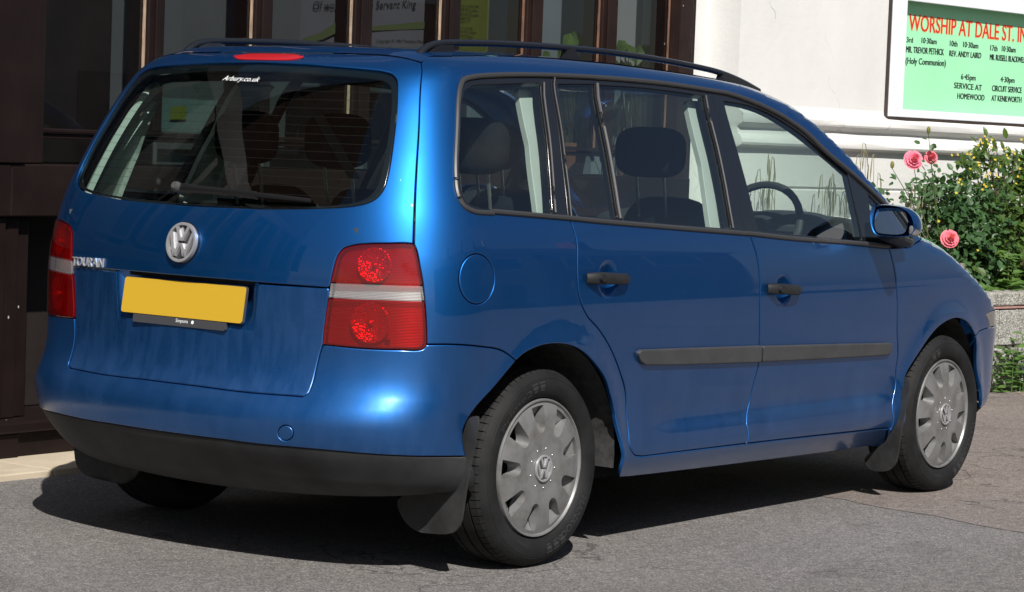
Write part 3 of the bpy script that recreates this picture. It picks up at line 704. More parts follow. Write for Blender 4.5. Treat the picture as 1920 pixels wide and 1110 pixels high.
mb = MB(); pts_ = [at_y(x, y, 2.1585) for x, y in ((322, 200), (349, 198), (349, 224), (318, 224))]; mb.add([p_-np.array(s3.location) for p_ in pts_], [(0, 1, 2, 3)]); mb.build('yellow_block', mat('yellow_print', (.20, .21, .025), .8), s3)
s4, _, _ = sheet('notice', (296, 279), (440, 307), 2.165, (.13, .19, .18), 'low pale notice with a yellow bar in the small light below the transom')
mb = MB(); pts_ = [at_y(x, y, 2.1585) for x, y in ((325, 279.5), (388, 281), (386, 288), (325, 286))]; mb.add([p_-np.array(s4.location) for p_ in pts_], [(0, 1, 2, 3)]); mb.build('yellow_bar', mat('yellow_print', (.20, .21, .025), .8), s4)
# cards with indoor shade in their colour, standing in the small lower lights, seen through the car
for i, (xa, xb) in enumerate(((1.95, 2.30), (2.62, 2.98), (3.25, 3.62))):
    mb = MB(); mb.box((xa, 2.155, 1.178), (xb, 2.159, 1.27)); o = mb.build('card', varied('pale_card', (.14, .19, .18), .8, .1), None)
    tag(o, ['pale card in the third small light from the left of the window front', 'pale card in the fourth small light from the left of the window front', 'pale card in the fifth small light from the left of the window front'][i], 'card', 'cards in the small lower lights')

# ------------------------------------------------------------------ white rendered wall
def render_mat(name, base):
    m = mat(name, base, .75, spec=.3)
    st = ramp(m, noise(m, 1.3, 7, .65, stretch=(1, 1, .6)), [(.35, tuple(x*.9 for x in base)), (.65, base)])
    fl = N(m, 'ShaderNodeTexVoronoi'); fl.feature = 'DISTANCE_TO_EDGE'; fl.inputs['Scale'].default_value = 1.1
    wv = N(m, 'ShaderNodeVectorMath'); wv.operation = 'ADD'; nn = N(m, 'ShaderNodeTexNoise'); nn.inputs['Scale'].default_value = 2.5; L(m, coords(m), nn.inputs['Vector'])
    L(m, coords(m), wv.inputs[0]); L(m, nn.outputs['Color'], wv.inputs[1]); L(m, wv.outputs[0], fl.inputs['Vector'])
    crack = math_(m, 'MULTIPLY', math_(m, 'LESS_THAN', fl.outputs['Distance'], .0035), math_(m, 'GREATER_THAN', noise(m, 1.7, 3), .56))
    c = mixc(m, math_(m, 'MULTIPLY', crack, .55), st, tuple(x*.55 for x in base)); L(m, c, bsdf(m).inputs['Base Color'])
    bump(m, math_(m, 'ADD', noise(m, 22, 6, .65), math_(m, 'MULTIPLY', noise(m, 130, 3, .6), .35)), .22, .010); return m
M['render'] = render_mat('cream_white_render', (.67, .665, .645))
M['render_b'] = render_mat('off_white_render', (.65, .645, .625))
WA = R(-6); WD = np.array([math.cos(WA), math.sin(WA), 0]); WN = np.array([math.sin(WA), -math.cos(WA), 0]); W0 = np.array([5.43, 1.90, 0])
def wall_pt(x, y, off=0.):
    d = ray(x, y); t = ((W0+WN*off-CP)@WN)/(d@WN); return CP+d*t
def wp(u, off, z): return W0+WD*u+WN*off+np.array([0, 0, z])
hall = empty('white_wall', (5.43, 1.9, 0), label='white rendered wall with two moulded bands to the right of the timber windows', cat='wall')
HB = np.array([5.43, 1.9, 0])
prof_ = [(3.6, 0), (1.60, 0), (1.575, .006), (1.56, .020), (1.545, .040), (1.53, .048), (1.505, .050), (1.495, .046), (1.480, .018), (1.466, .006), (1.455, .008), (1.435, .016), (1.42, .034), (1.405, .044), (1.385, .047), (1.372, .042), (1.358, .010), (1.350, .0), (1.145, .0), (1.141, -.012), (1.127, -.012), (1.123, .004), (.60, .006), (-.1, .008)]
uo = lambda p_: (np.array(p_)-W0)@WD
bo, go = .032, -.045
uL, zB = uo(wall_pt(1666.5, 218, bo)), wall_pt(1666, 218, bo)[2]; uI, zI = uo(wall_pt(1693, 206, bo)), wall_pt(1693, 205, bo)[2]
zT = wall_pt(1711, 0, bo)[2]-.005; uR = uL+2.9; FW = uI-uL
mb = MB(); rr = np.random.RandomState(5); lowp = prof_[1:]; k_ = len(lowp); us = np.linspace(0, 9, 40); nu = len(us)
v = [wp(u, o_+(.0022*rr.randn() if .003 < o_ else 0), z_)-HB for u in us for z_, o_ in lowp]
mb.add(v, [(i*k_+j, i*k_+j+1, (i+1)*k_+j+1, (i+1)*k_+j) for i in range(nu-1) for j in range(k_-1)])
n0_, n1_, nz_ = uL+.03, uR-.03, zT+.10       # niche that takes the notice board
for (ua, ub, za, zb_) in ((0, n0_, 1.60, 3.6), (n1_, 9, 1.60, 3.6), (n0_, n1_, nz_, 3.6)): mb.add([wp(ua, 0, za)-HB, wp(ub, 0, za)-HB, wp(ub, 0, zb_)-HB, wp(ua, 0, zb_)-HB], [(0, 1, 2, 3)])
mb.add([wp(n0_, -.06, 1.60)-HB, wp(n1_, -.06, 1.60)-HB, wp(n1_, -.06, nz_)-HB, wp(n0_, -.06, nz_)-HB], [(0, 1, 2, 3)])
for (ua, za, ub, zb_) in ((n0_, 1.60, n0_, nz_), (n0_, nz_, n1_, nz_), (n1_, 1.60, n1_, nz_), (n0_, 1.60, n1_, 1.60)): mb.add([wp(ua, 0, za)-HB, wp(ub, 0, zb_)-HB, wp(ub, -.06, zb_)-HB, wp(ua, -.06, za)-HB], [(0, 1, 2, 3)])
k_ = len(prof_)
wl_ = mb.build('rendered_face', M['render'], hall, smooth=False, recalc=False); wl_.data.polygons.foreach_set('use_smooth', [True]*len(wl_.data.polygons)); wl_.data.set_sharp_from_angle(angle=R(25))
mb = MB(); mb.add([wp(0, o_, z_)-HB for z_, o_ in prof_]+[np.array([5.43, 2.12, z_])-HB for z_, o_ in prof_], [(j, j+1, k_+j+1, k_+j) for j in range(k_-1)]); mb.build('wall_return', M['render_b'], hall, recalc=False)
mb = MB(); mb.box((5.207-HB[0], 2.10-HB[1], -.1), (5.432-HB[0], 2.4-HB[1], 3.6)); mb.build('pilaster', M['render'], hall)
mb = MB(); mb.box((5.207-HB[0], 2.085-HB[1], -.1), (5.25-HB[0], 2.099-HB[1], 3.6), bev=.004); mb.build('pilaster_bead', M['render_b'], hall)

# ------------------------------------------------------------------ notice board
board = empty('notice_board', tuple(wall_pt(1672, 218, bo)), label='green church notice board in a white frame on the white wall', cat='notice board')
BB = np.array(board.location)
M['frame'] = varied('white_board_frame', (.74, .76, .80), .35, .04, 4, 60, .05)
def wbox(name, u0, u1, o0, o1, z0, z1, m_, par, base, bev=.003):
    mb = MB(); mb.box((u0, o0, z0), (u1, o1, z1), bev=bev); mb.v = [tuple(wp(a, b, c)-base) for a, b, c in mb.v]; return mb.build(name, m_, par)
f0_ = .0015
wbox('frame_side', uL, uI, f0_, bo, zB, zT+.13, M['frame'], board, BB); wbox('frame_side', uR-FW, uR, f0_, bo, zB, zT+.13, M['frame'], board, BB)
wbox('frame_bottom', uI+.0005, uR-FW-.0005, f0_+.006, bo, zB, zI, M['frame'], board, BB); wbox('frame_top', uI+.0005, uR-FW-.0005, f0_, bo, zT, zT+.13, M['frame'], board, BB)
dk = varied('dark_board_back', (.035, .024, .019), .7, .3)
wbox('backing_strip', uL-.010, uL-.0005, .001, bo-.008, zB-.03, zT+.135, dk, board, BB); wbox('backing_strip', uL, uR, .008, bo-.004, zB-.042, zB-.0005, dk, board, BB); wbox('backing_strip', uL, uR, .001, bo+.012, zT+.1305, zT+.15, dk, board, BB)
wbox('green_board', uL+.035, uR-.035, go-.010, go+.004, 1.605, zT+.09, varied('green_board_paint', (.33, .74, .44), .5, .03, 4, 90, .05), board, BB, 0)
RED = mat('red_letter', (.58, .035, .018), .5); YEL = mat('yellow_outline', (.75, .60, .25), .5); BLK = mat('black_letter', (.012, .014, .014), .5)
def sign_text(name, body, pa, pb, h, m_, off=.0055, shear=0., grow=0., space=1.):
    a, b = wall_pt(*pa, go+off), wall_pt(*pb, go+off); e_ = wall_pt(pa[0], pa[1]-h, go+off); ua, ub = uo(a), uo(b)
    z_ = a[2]; w_ = (ub-ua); sl_ = (b[2]-a[2])/w_
    ext = WD+np.array([0, 0, sl_]); return letters(name, body, a-BB, ext, (0, 0, 1), w_, (e_[2]-a[2]), m_, board, shear=shear, space=space)
def bold(name, body, pa, pb, h, m_, off, d=.6):
    for dx, dy in ((-d, 0), (d, 0), (0, -d), (0, d)): pass
    return sign_text(name, body, pa, pb, h, m_, off)
for k, (dx, dy) in enumerate(((-1.2, .6), (1.2, .6), (0, 1.5), (0, -.6))): sign_text('heading_outline', 'WORSHIP AT DALE ST. IN', (1704+dx, 56+dy), (1924+dx, 80+dy), 31, YEL, .0046+.0001*k)
for k, (dx, dy) in enumerate(((-.5, 0), (.5, 0), (0, 0))): sign_text('heading_lettering', 'WORSHIP AT DALE ST. IN', (1704+dx, 56+dy), (1924+dx, 80+dy), 31, RED, .0055+.0002*k)
for body, pa, pb, h in (('3rd', (1700, 79), (1711.5, 80), 10), ('10·30am', (1728, 80.5), (1756, 83), 10.5), ('MR. TREVOR PETHICK', (1699, 98), (1769.5, 103.5), 12), ('(Holy Communion)', (1698, 119), (1773, 124), 12),
                        ('10th', (1781, 86), (1795, 87.5), 10.5), ('10·30am', (1806, 88), (1834, 91), 10.5), ('REV. ANDY LAIRD', (1780, 105), (1839.5, 109.5), 11), ('6·45pm', (1802, 148.5), (1829, 151), 10.5), ('SERVICE AT', (1789, 165), (1840.5, 170), 11), ('HOMEWOOD', (1795, 185), (1845.5, 188.5), 11),
                        ('17th', (1857, 94.5), (1870, 96), 10.5), ('10·30am', (1878.5, 96), (1904, 98.5), 10.5), ('MR. RUSSELL BLACKWELL', (1856, 112), (1923, 118), 11), ('4·30pm', (1876, 153.5), (1902, 155.5), 10.5), ('CIRCUIT SERVICE', (1860, 170.5), (1915.5, 174.5), 11), ('AT KENILWORTH', (1859, 189), (1915, 192.5), 11)):
    for dx in (-.35, .35): sign_text('notice_lettering', body, (pa[0]+dx, pa[1]), (pb[0]+dx, pb[1]), h, BLK, .0055+.0002*dx)

# ------------------------------------------------------------------ planter wall of concrete blocks
PA = R(-10); PD = np.array([math.cos(PA), math.sin(PA), 0]); PNn = np.array([math.sin(PA), -math.cos(PA), 0]); P0 = np.array([6.83, .955, 0])
def conc(name, base, sc=60):
    m = mat(name, base, .9, spec=.2)
    v1 = N(m, 'ShaderNodeTexVoronoi'); v1.inputs['Scale'].default_value = sc*1.6; L(m, coords(m), v1.inputs['Vector'])
    c = mixc(m, 1., ramp(m, v1.outputs['Color'], [(.1, tuple(x*.55 for x in base)), (.5, base), (.95, tuple(min(1, x*1.5) for x in base))]), ramp(m, noise(m, 5, 5, .65), [(.3, (.62, .61, .58)), (.65, (1.08, 1.08, 1.07))]), 'MULTIPLY')
    L(m, c, bsdf(m).inputs['Base Color']); bump(m, math_(m, 'ADD', v1.outputs['Distance'], noise(m, 45, 5, .7)), .6, .008); return m
M['block'] = conc('weathered_concrete_block', (.33, .325, .305)); M['coping'] = conc('concrete_coping', (.36, .35, .32)); M['tilecourse'] = varied('pink_tile_course', (.34, .19, .16), .85, .25, 12, 80, .3, .004); M['joint'] = varied('dark_mortar', (.07, .06, .052), .95, .4, 20, 60, .4, .004)
planter = empty('planter_wall', (6.83, .955, 0), label='low grey concrete block planter wall with flat coping below the bushes', cat='wall')
PB = np.array([6.83, .955, 0])
def pp(u, o_, z): return P0+PD*u+PNn*o_+np.array([0, 0, z])
def pbox(name, u0, u1, o0, o1, z0, z1, m_, bev=.006, jit=0.):
    mb = MB(); mb.box((u0, o0, z0), (u1, o1, z1), bev=bev); mb.v = [tuple(pp(a, b, c)-PB) for a, b, c in mb.v]; return mb.build(name, m_, planter)
zt_, zc_, zj_, zl_ = .578, .495, .478, .262
uj = (at_y(1887.5, 620, .90)-P0)@PD
ul = -1.6
pbox('mortar_core', ul+.01, 4.4, -.19, -.012, -.05, zc_, M['joint'], 0)
x_ = ul
while x_ < 4.4:
    pbox('coping_stone', x_+.002, x_+.598, -.22, .012, zc_+.003, zt_+random.uniform(-.003, .003), M['coping'], .012); x_ += .6
x_ = ul
while x_ < 4.4: pbox('course_tile', x_+.004, x_+.296, -.19, .004+random.uniform(-.002, .002), zj_+.003, zc_-.001, M['tilecourse'], .003); x_ += .3
n0 = uj-.45*4
for r_, (z0_, z1_) in enumerate(((zl_+.006, zj_-.003), (-.03, zl_-.010))):
    x_ = n0+(.225 if r_ else 0)
    while x_ < 4.4:
        if x_ > ul-.3: pbox('concrete_block', max(x_+.006, ul), x_+.444, -.19, .0+random.uniform(-.004, .004), z0_, z1_, M['block'], .007)
        x_ += .45
pbox('end_wall', ul, ul+.19, -.84, -.195, -.05, zc_, M['block'])
mb = MB(); mb.v = []; mb.box((ul+.2, -.86, .3), (4.4, -.2, .52)); mb.v = [tuple(pp(a, b, c)-PB) for a, b, c in mb.v]; mb.build('soil', varied('dark_soil', (.03, .022, .016), .95, .5, 30, 60, .6, .01), planter)
# ------------------------------------------------------------------ THE CAR
car = empty('car', label='blue five-door people carrier with yellow rear number plate parked by the dark timber windows', cat='car')
def top_z(s):
    z = 1.57
    for _ in range(25): z = .5*z+.5*(float(ZT(P(s, z)[0]))-.005)
    return z
def dome(pts): return [np.array(q, float) for q in pts]
crease = body_curve([(615, 540), (560, 536), (500, 531.5), (420, 524.5)], s0=.95, z0=.87)
zc = float(crease[-1][1]); crease = crease+[np.array([0., zc])]
tg1, tg2, tg3 = body_curve(SEAM_TG, s0=1.45, z0=1.56), body_curve(SEAM_TG2, s0=.96, z0=.7), body_curve(SEAM_TG3, s0=.96, z0=.55)
lin, lout, lbot = body_curve(LAMP_IN, s0=1.5, z0=1.02), body_curve(LAMP_OUT, s0=1.5, z0=1.02), body_curve(LAMP_BOT, s0=1.59, z0=.72)
zt3 = float(tg3[-1][1])
lin_up = [q for q in lin if q[1] > crease[0][1]+.004]+[crease[0]]; lin_lo = [crease[0]]+[q for q in lin if q[1] < crease[0][1]-.004]
top_half = spl([(0, 1.592), (.5, 1.5915), (1.0, 1.588), (1.28, 1.579), tg1[0]])
rg = [np.array([0, 1.5535])]+body_curve(RGLASS, s0=.5, z0=1.55); rg.append(np.array([0, rg[-1][1]-.003]))
plate_s = float(inv(482, 534, .7, .86)[0][0]); plate_zb = float(inv(470, 618, .7, .72)[0][1])

tail = panel('tailgate', sym(join(top_half, tg1, lin_up, crease)), M['paint'], car, holes=[sym(join(rg))])
low = panel('tailgate_lower_panel', sym(join([(0, plate_zb), (plate_s*.94, plate_zb), (plate_s, crease[0][1]-.002)], crease[:1], lin_lo, tg2, tg3, [(0, zt3)])), M['paint_dusty'], car, off=-.003)
def tray(u, v):
    s_ = (u*2-1)*plate_s*1.01; z_ = plate_zb-.004+(zc+.004-plate_zb)*v
    e = np.clip((plate_s*1.0-np.abs(s_)*(1+.06*(1-v)))/.12, 0, 1); h = np.clip((z_-plate_zb)/.075, 0, 1)
    sm = lambda t: t*t*(3-2*t)
    return P(s_, z_)-PN(s_, z_)*(.004+.05*sm(e)*sm(h))[..., None]
patch('plate_recess', tray, 61, 21, M['paint_film'], car, flip=True)
# lip above the plate with the handle strip
mb = MB(); mb.box((-.722, -.33, zc-.012), (-.700, .33, zc+.006)); mb.build('plate_light_strip', M['trim'], car)
# brake light on the spoiler edge
bl = 1.32*float(inv(553, 107, .3, 1.57)[0][0]); zb0 = float(inv(478, 113, .05, 1.56)[0][1]); zb1 = float(inv(478, 101, .05, 1.58)[0][1])
bz = lambda a, b: [np.array([t*bl, a+(b-a)*(abs(t)**6)]) for t in np.linspace(0, 1, 9)]
zm = (zb0+zb1)/2
panel('brake_light', sym(bz(zb1, zm)+bz(zb0, zm)[::-1]), M['red_plastic'], tail, off=.004, gap=0, edge=.01, res=.03)
# rear window
rgl = sym(join(rg)); cen = np.array([0, 1.33])
panel('rear_window', rgl, M['rear_glass'], tail, off=-.002, gap=.003, roll=.002, depth=.004)
rin = [np.array([q[0]*.955, 1.325+(q[1]-1.325)*(.90 if q[1] > 1.4 else .955)]) for q in rgl]
panel('window_border', rgl, M['trim_gloss'], tail, holes=[rin], off=-.007, gap=.002, roll=.002, depth=.006)
mb = MB()
for k in range(13):
    z_ = 1.15+k*.0265; ss = np.linspace(-1.08, 1.08, 41)
    a = PP(ss, np.full(41, z_), -.0045); b = PP(ss, np.full(41, z_+.0009), -.0045)
    mb.add(list(a)+list(b), [(i, i+1, 42+i, 41+i) for i in range(40)])
mb.build('heater_lines', mat('heater_line', (.014, .010, .010), .6), tail)

# ---- lamps
def lampset():
    up = join(lin[0:0]+[q for q in lin if q[1] > .905]+list(dome([inv(620, 530, 1.0, .9)[0], inv(705, 533, 1.2, .9)[0], inv(792.3, 535.5, 1.55, .9)[0]]))+[q for q in lout[::-1] if q[1] > .906])
    st = join([inv(620, 530.5, 1.0, .9)[0], inv(705, 533.5, 1.2, .9)[0], inv(792.3, 536, 1.55, .9)[0], inv(796, 564, 1.57, .85)[0], inv(706, 561, 1.2, .85)[0], inv(616.5, 558, 1.0, .85)[0]])
    zs0 = st[5][1]; zs1 = st[3][1]
    lo = join([inv(616.5, 558.5, 1.0, .85)[0]]+[q for q in lin if q[1] < zs0-.004]+lbot[::-1]+[q for q in lout[::-1] if q[1] < zs1-.004]+[inv(796, 564.5, 1.57, .85)[0], inv(706, 561.5, 1.2, .85)[0]])
    return up, st, lo
up, st, lo = lampset()
full = join(lin, lbot[::-1], lout[::-1])
rear_lamp = panel('rear_lamp', full, M['reflector_rib'], car, off=-.024, gap=.003, res=.03, depth=.02)
def lens_set(root):
    panel('red_lens', up, M['lens_red'], root, off=.003, gap=.0012, roll=.003, depth=.018, res=.03)
    panel('clear_lens', st, M['lens_clear'], root, off=.003, gap=.0012, roll=.001, depth=.018, res=.03)
    panel('red_lens', lo, M['lens_red'], root, off=.003, gap=.0012, roll=.003, depth=.018, res=.03)
    for px_, py_, r_ in ((700, 496, .052), (692, 606, .061)):
        s_, z_ = inv(px_, py_, 1.3, .9)[0]; n = PN(s_, z_); c = P(s_, z_)-n*.010
        a = np.cross([0, 0, 1.], n); a /= np.linalg.norm(a); b = np.cross(n, a); v = []; f = []
        K = 32; rings = [(1.0, 0.), (.95, .001), (.8, -.006), (.55, -.011), (.3, -.014), (.12, -.015), (.12, .002), (.0, .006)]
        for rr, dd in rings: v += [c+n*dd+(a*math.cos(2*math.pi*i/K)+b*math.sin(2*math.pi*i/K))*rr*r_ for i in range(K)]
        for i in range(len(rings)-1): f += [(i*K+j, i*K+(j+1) % K, (i+1)*K+(j+1) % K, (i+1)*K+j) for j in range(K)]
        finish('reflector_bowl', v, f, M['reflector'], root)
    # dividing rib down the lamp
lens_set(rear_lamp)
lamp2 = mirror(rear_lamp, car)
for ch in list(rear_lamp.children): mirror(ch, lamp2)

# ---- rear bumper
bq, ab, aq = body_curve(SEAM_BQ, s0=1.6, z0=.72), body_curve(ARCH_B, s0=2.15, z0=.66), body_curve(ARCH_Q, s0=2.2, z0=.68)
ab = spl([ab[0], (2.105, .62), (2.055, .56), (2.02, .50), (1.985, .44), (1.955, .385)])
bline = body_curve(BUMPER_LINE, s0=1.88, z0=.39); bline = [ab[-1]]+bline[1:]+[np.array([0, bline[-1][1]])]
tow = [inv(535+14*math.cos(t), 812+14*math.sin(t), .9, .42)[0] for t in np.linspace(0, 2*math.pi, 20, endpoint=False)]
panel('rear_bumper', sym(join([(0, zt3)], tg3[::-1], tg2[::-1], lbot[::-1], bq, ab, bline)), M['paint_film'], car, holes=[tow])
panel('towing_eye_cover', tow, M['paint_film'], car, gap=.001, roll=.002, edge=.006)
bb_ = [np.array([q_[0]*.999, q_[1]+.03]) for q_ in bline[::-1]]+[np.array([q_[0], q_[1]-.03]) for q_ in bline]
panel('bumper_light_stop', sym(join(bb_[len(bline):][::-1], bb_[:len(bline)][::-1])) if False else sym(join([np.array([0, bline[-1][1]+.03])], bb_[1:len(bline)], bb_[len(bline):])), M['dark'], car, off=-.022, gap=0, depth=.004)  # unseen strip added to stop sun leaking through the bumper seam
panel('tailgate_light_stop', sym([np.array(x_, float) for x_ in ((0, .66), (.5, .66), (1.0, .66), (1.05, .47), (.5, .47), (0, .47))]), M['dark'], car, off=-.034, gap=0, depth=.004)  # hidden panel added to shut sunlight out of the tailgate seam
panel('lower_valance', sym(join(bline[::-1], [(1.96, .345), (1.94, .285), (1.7, .258), (1.3, .242), (1.0, .232), (.5, .222), (0, .22)])), M['valance'], car, off=-.004)

# ---- body side (roof edge, pillars, sill and rear quarter in one pressing)
topc = [np.array([s, top_z(s)]) for s in list(np.linspace(1.5, 2.0, 26))+list(np.arange(2.02, 4.78, .02))]
s_ap = topc[-1][0]
dtop, dback, dtip = body_curve(DLO_TOP, s0=2.0, z0=1.52), body_curve(DLO_BACK, s0=2.06, z0=1.11), body_curve(DLO_TIP, s0=4.5, z0=1.15)
beq, ber, bef = body_curve(BELT_Q), body_curve(BELT_R), body_curve(BELT_F)
srd, smid, sfd = body_curve(SEAM_RD, s0=2.44, z0=1.09), body_curve(SEAM_MID, s0=3.48, z0=1.04), body_curve(SEAM_FD, s0=4.47, z0=.99)
dbr, dbf = body_curve(DOORBOT_R, s0=2.85, z0=.31), body_curve(DOORBOT_F, s0=3.5, z0=.3)
sill = body_curve(SILL, s0=2.6, z0=.24)
sill = [np.array([2.722, .236])]+[q_ for q_ in sill if q_[0] > 2.75]; aq_ = [q_ for q_ in aq if not (q_[0] > 2.5 and q_[1] < .47)]+spl([(2.757, .47), (2.752, .40), (2.742, .33), (2.73, .28), sill[0]])
fuel = [inv(FUEL[0]+FUEL[2]*math.cos(t), FUEL[1]+FUEL[3]*math.sin(t), 1.95, .9)[0] for t in np.linspace(0, 2*math.pi, 40, endpoint=False)]
side_poly = join([tg1[0]], topc[1:], [(s_ap+.05, 1.030), dtip[-1]], dtip[::-1], dtop[::-1], dback[::-1], beq, srd, dbr, dbf, [(4.535, .275)], sill[::-1], aq_[::-1], bq[::-1], lout[::-1], tg1[::-1])
side = panel('body_side', side_poly, M['paint'], car, holes=[fuel])
side2 = panel('body_side', side_poly, M['paint'], None); q = mirror(side2, car); bpy.data.objects.remove(side2)
panel('fuel_flap', fuel, M['paint'], car, gap=.0012, roll=.003, edge=.008)

# ---- doors
hc1 = inv(1141, 523, 2.6, .9)[0]; hc2 = inv(1469, 543, 3.7, .87)[0]
DENTS += [(hc1[0], hc1[1], .058, .062, .021), (hc2[0], hc2[1], .056, .056, .021)]
rdoor_poly = join(ber, smid, dbr[::-1], srd[::-1])
fdoor_poly = join(bef, sfd, dbf[::-1], smid[::-1])
def door(name, poly, c):
    d = panel(name, poly, M['paint'], car, fine=[((c[0], c[1]), .075, .006)], res=.04)
    d2 = mirror(d, car); return d, d2
rdoor, rdoor2 = door('rear_door', rdoor_poly, hc1)
fdoor, fdoor2 = door('front_door', fdoor_poly, hc2)
def add2(o, par2):
    if par2 is not None: mirror(o, par2)
    return o
def handle(d, d2, a, b):
    A, B = inv(*a, 2.6, .9)[0], inv(*b, 2.7, .9)[0]; mb = MB()
    ts = np.linspace(0, 1, 9); offs = [.004, .022, .030, .033, .034, .033, .030, .026, .012]
    pts = []
    for t, o_ in zip(ts, offs):
        q = A+(B-A)*t; pts.append(P(*q)+PN(*q)*o_)
    mb.tube(pts, [.016, .019, .0195, .019, .0185, .018, .018, .0175, .015], 10, sq=(.62, 1.0))
    n = PN(*A); cpt = P(*(A+(B-A)*.2))+n*.042
    add2(mb.build('door_handle', M['trim'], d, smooth='auto'), d2)
    mb = MB(); a_ = np.array([1., 0, 0]); b_ = np.array([0, 0, 1.]); K = 16
    v = [cpt-n*.014+(a_*math.cos(2*math.pi*i/K)*1.2+b_*math.sin(2*math.pi*i/K))*.0145 for i in range(K)]+[cpt+n*.003+(a_*math.cos(2*math.pi*i/K)*1.2+b_*math.sin(2*math.pi*i/K))*.0125 for i in range(K)]
    mb.add(v, [tuple(range(K, 2*K))]+[(i, (i+1) % K, K+(i+1) % K, K+i) for i in range(K)])
    add2(mb.build('lock_cap', M['trim'], d, smooth='auto'), d2)
handle(rdoor, rdoor2, (1098, 522), (1171, 524)); handle(fdoor, fdoor2, (1437, 541), (1493, 544))
def seg_poly(segs): return join(*[body_curve(sg) for sg in segs])
add2(panel('rubbing_strip', seg_poly(MOULD_R), M['strip'], rdoor, off=.014, gap=0, roll=.006, depth=.016), rdoor2)
add2(panel('rubbing_strip', seg_poly(MOULD_F), M['strip'], fdoor, off=.014, gap=0, roll=.006, depth=.016), fdoor2)

# ---- side windows
def split(c, a, b):
    """part of curve c between parameters nearest to points a and b"""
    c = [np.array(q) for q in c]; i = int(np.argmin([np.linalg.norm(q-a) for q in c])); j = int(np.argmin([np.linalg.norm(q-b) for q in c])); return c[i:j+1]
qr, rf = body_curve(SPL_QR, s0=2.44, z0=1.55), body_curve(SPL_RF, s0=3.4, z0=1.54)
gq, gr1, gr2, gf, gf2 = seg_poly(G_Q), seg_poly(G_R1), seg_poly(G_R2), seg_poly(G_F), on_body(G_F2, s0=4.4, z0=1.18)
tq = split(dtop, dtop[0], qr[0]); tr = split(dtop, qr[0], rf[0]); tf = split(dtop, rf[0], dtop[-1])
F1 = join(dback, tq[:-1], qr, beq[::-1]); F2 = join(tr[1:-1], rf, ber[::-1], qr[::-1]); F3 = join(tf[1:], dtip, bef[::-1], rf[::-1])
for nm, poly, holes, par, par2 in (('quarter_window_frame', F1, [gq], side, q), ('window_frame', F2, [gr1, gr2], rdoor, rdoor2), ('window_frame', F3, [gf, gf2], fdoor, fdoor2)):
    add2(panel(nm, poly, M['trim_gloss'], par, holes=holes, off=-.004, gap=.0015, roll=.002, depth=.03, res=.05), par2)
    for k, h in enumerate(holes):
        add2(panel('quarter_window' if par is side else ('window_pane' if k == 0 else ('quarter_light' if par is fdoor else 'window_pane')), h, M['glass'], par, off=-.009, gap=-.004, roll=.001, depth=.004, res=.06), par2)
def strip(name, curve, r, material, par, par2, off=.0, sq=(1, 1), n=8):
    c = resample([np.array(x) for x in curve], .02)[:] ; c = c[:-1] if np.linalg.norm(c[-1]-curve[-1]) > .02*1.01 else c
    c = [q_ for q_ in c if True]
    # resample() closes the loop; keep only the open part
    out = []; 
    for a, b in zip(curve[:-1], curve[1:]):
        k = max(1, int(np.linalg.norm(np.array(b)-np.array(a))/.025)); out += [np.array(a)+(np.array(b)-np.array(a))*j/k for j in range(k)]
    out.append(np.array(curve[-1])); pts = [P(*x)+PN(*x)*off for x in out]
    mb = MB(); mb.tube(pts, r, n, sq=sq); return add2(mb.build(name, material, par, smooth='auto'), par2)
inw = lambda c, dz, ds=0: [np.array([x[0]+ds, x[1]+dz]) for x in c]
strip('upper_seal', dback+tq, .0085, M['seal'], side, q, .0)
strip('upper_seal', tr, .0085, M['seal'], rdoor, rdoor2, .0); strip('upper_seal', tf+dtip[:-1], .0085, M['seal'], fdoor, fdoor2, .0)
strip('belt_trim', inw(beq, .005), .009, M['seal'], side, q, .0); strip('belt_trim', inw(ber, .005), .009, M['seal'], rdoor, rdoor2, .0); strip('belt_trim', inw(bef, .005), .009, M['seal'], fdoor, fdoor2, .0)
M['bright_seal'] = mat('grey_window_seal', (.05, .049, .049), .6)
e1, e2, e3 = body_curve(G_Q[1]), body_curve(G_R1[1]), body_curve(G_R2[1])
strip('pillar_seal', inw(e1, 0, .012), .0035, M['bright_seal'], side, q, .0); strip('divider_bar', inw(e2, 0, .010), .0055, M['bright_seal'], rdoor, rdoor2, .0)
strip('pillar_seal', inw(e3, 0, .008), .0035, M['bright_seal'], rdoor, rdoor2, .0); strip('pillar_seal', inw(qr, 0, .012), .0028, M['bright_seal'], rdoor, rdoor2, .0)

# ---- front wing, bumper, headlamp, bonnet, windscreen, roof
arch_f = spl([(4.635, .225), (4.655, .30), (4.68, .36), (4.715, .444), (4.762, .53), (4.82, .604), (4.90, .662), (5.0, .693), (5.09, .699), (5.2, .676), (5.31, .618)])
bs = spl([(5.31, .618), (5.37, .634), (5.50, .643), (5.74, .638)])
hl = spl([(5.74, .671), (5.62, .698), (5.50, .712), (5.42, .697), (5.47, .666), (5.50, .643)])
fw_top = [np.array([s, top_z(s)]) for s in np.arange(4.86, 5.60, .02)]
fw_poly = join([sfd[0]], [dtip[-1]], [(s_ap+.05, 1.027)], fw_top, [(5.74, .674)], hl, bs[:1] if False else bs[:int(len(bs)*.55)][::-1], arch_f[::-1], [(4.55, .215), (4.545, .285)], sfd[::-1])
panel('front_wing', fw_poly, M['paint'], car, both=True)
panel('headlamp', join(hl, bs[int(len(bs)*.6):]), M['plastic_clear'], car, off=-.002, both=True)
ff = [inv(x_, y_, 5.35, .5)[0] for x_, y_ in ((1835, 669), (1838, 718), (1836.5, 748))]
panel('front_bumper_corner', join(bs, [(5.74, .30), (5.44, .30)], spl([(5.44, .30), (5.43, .40), (5.40, .50), (5.31, .618)])), M['paint'], car, both=True)
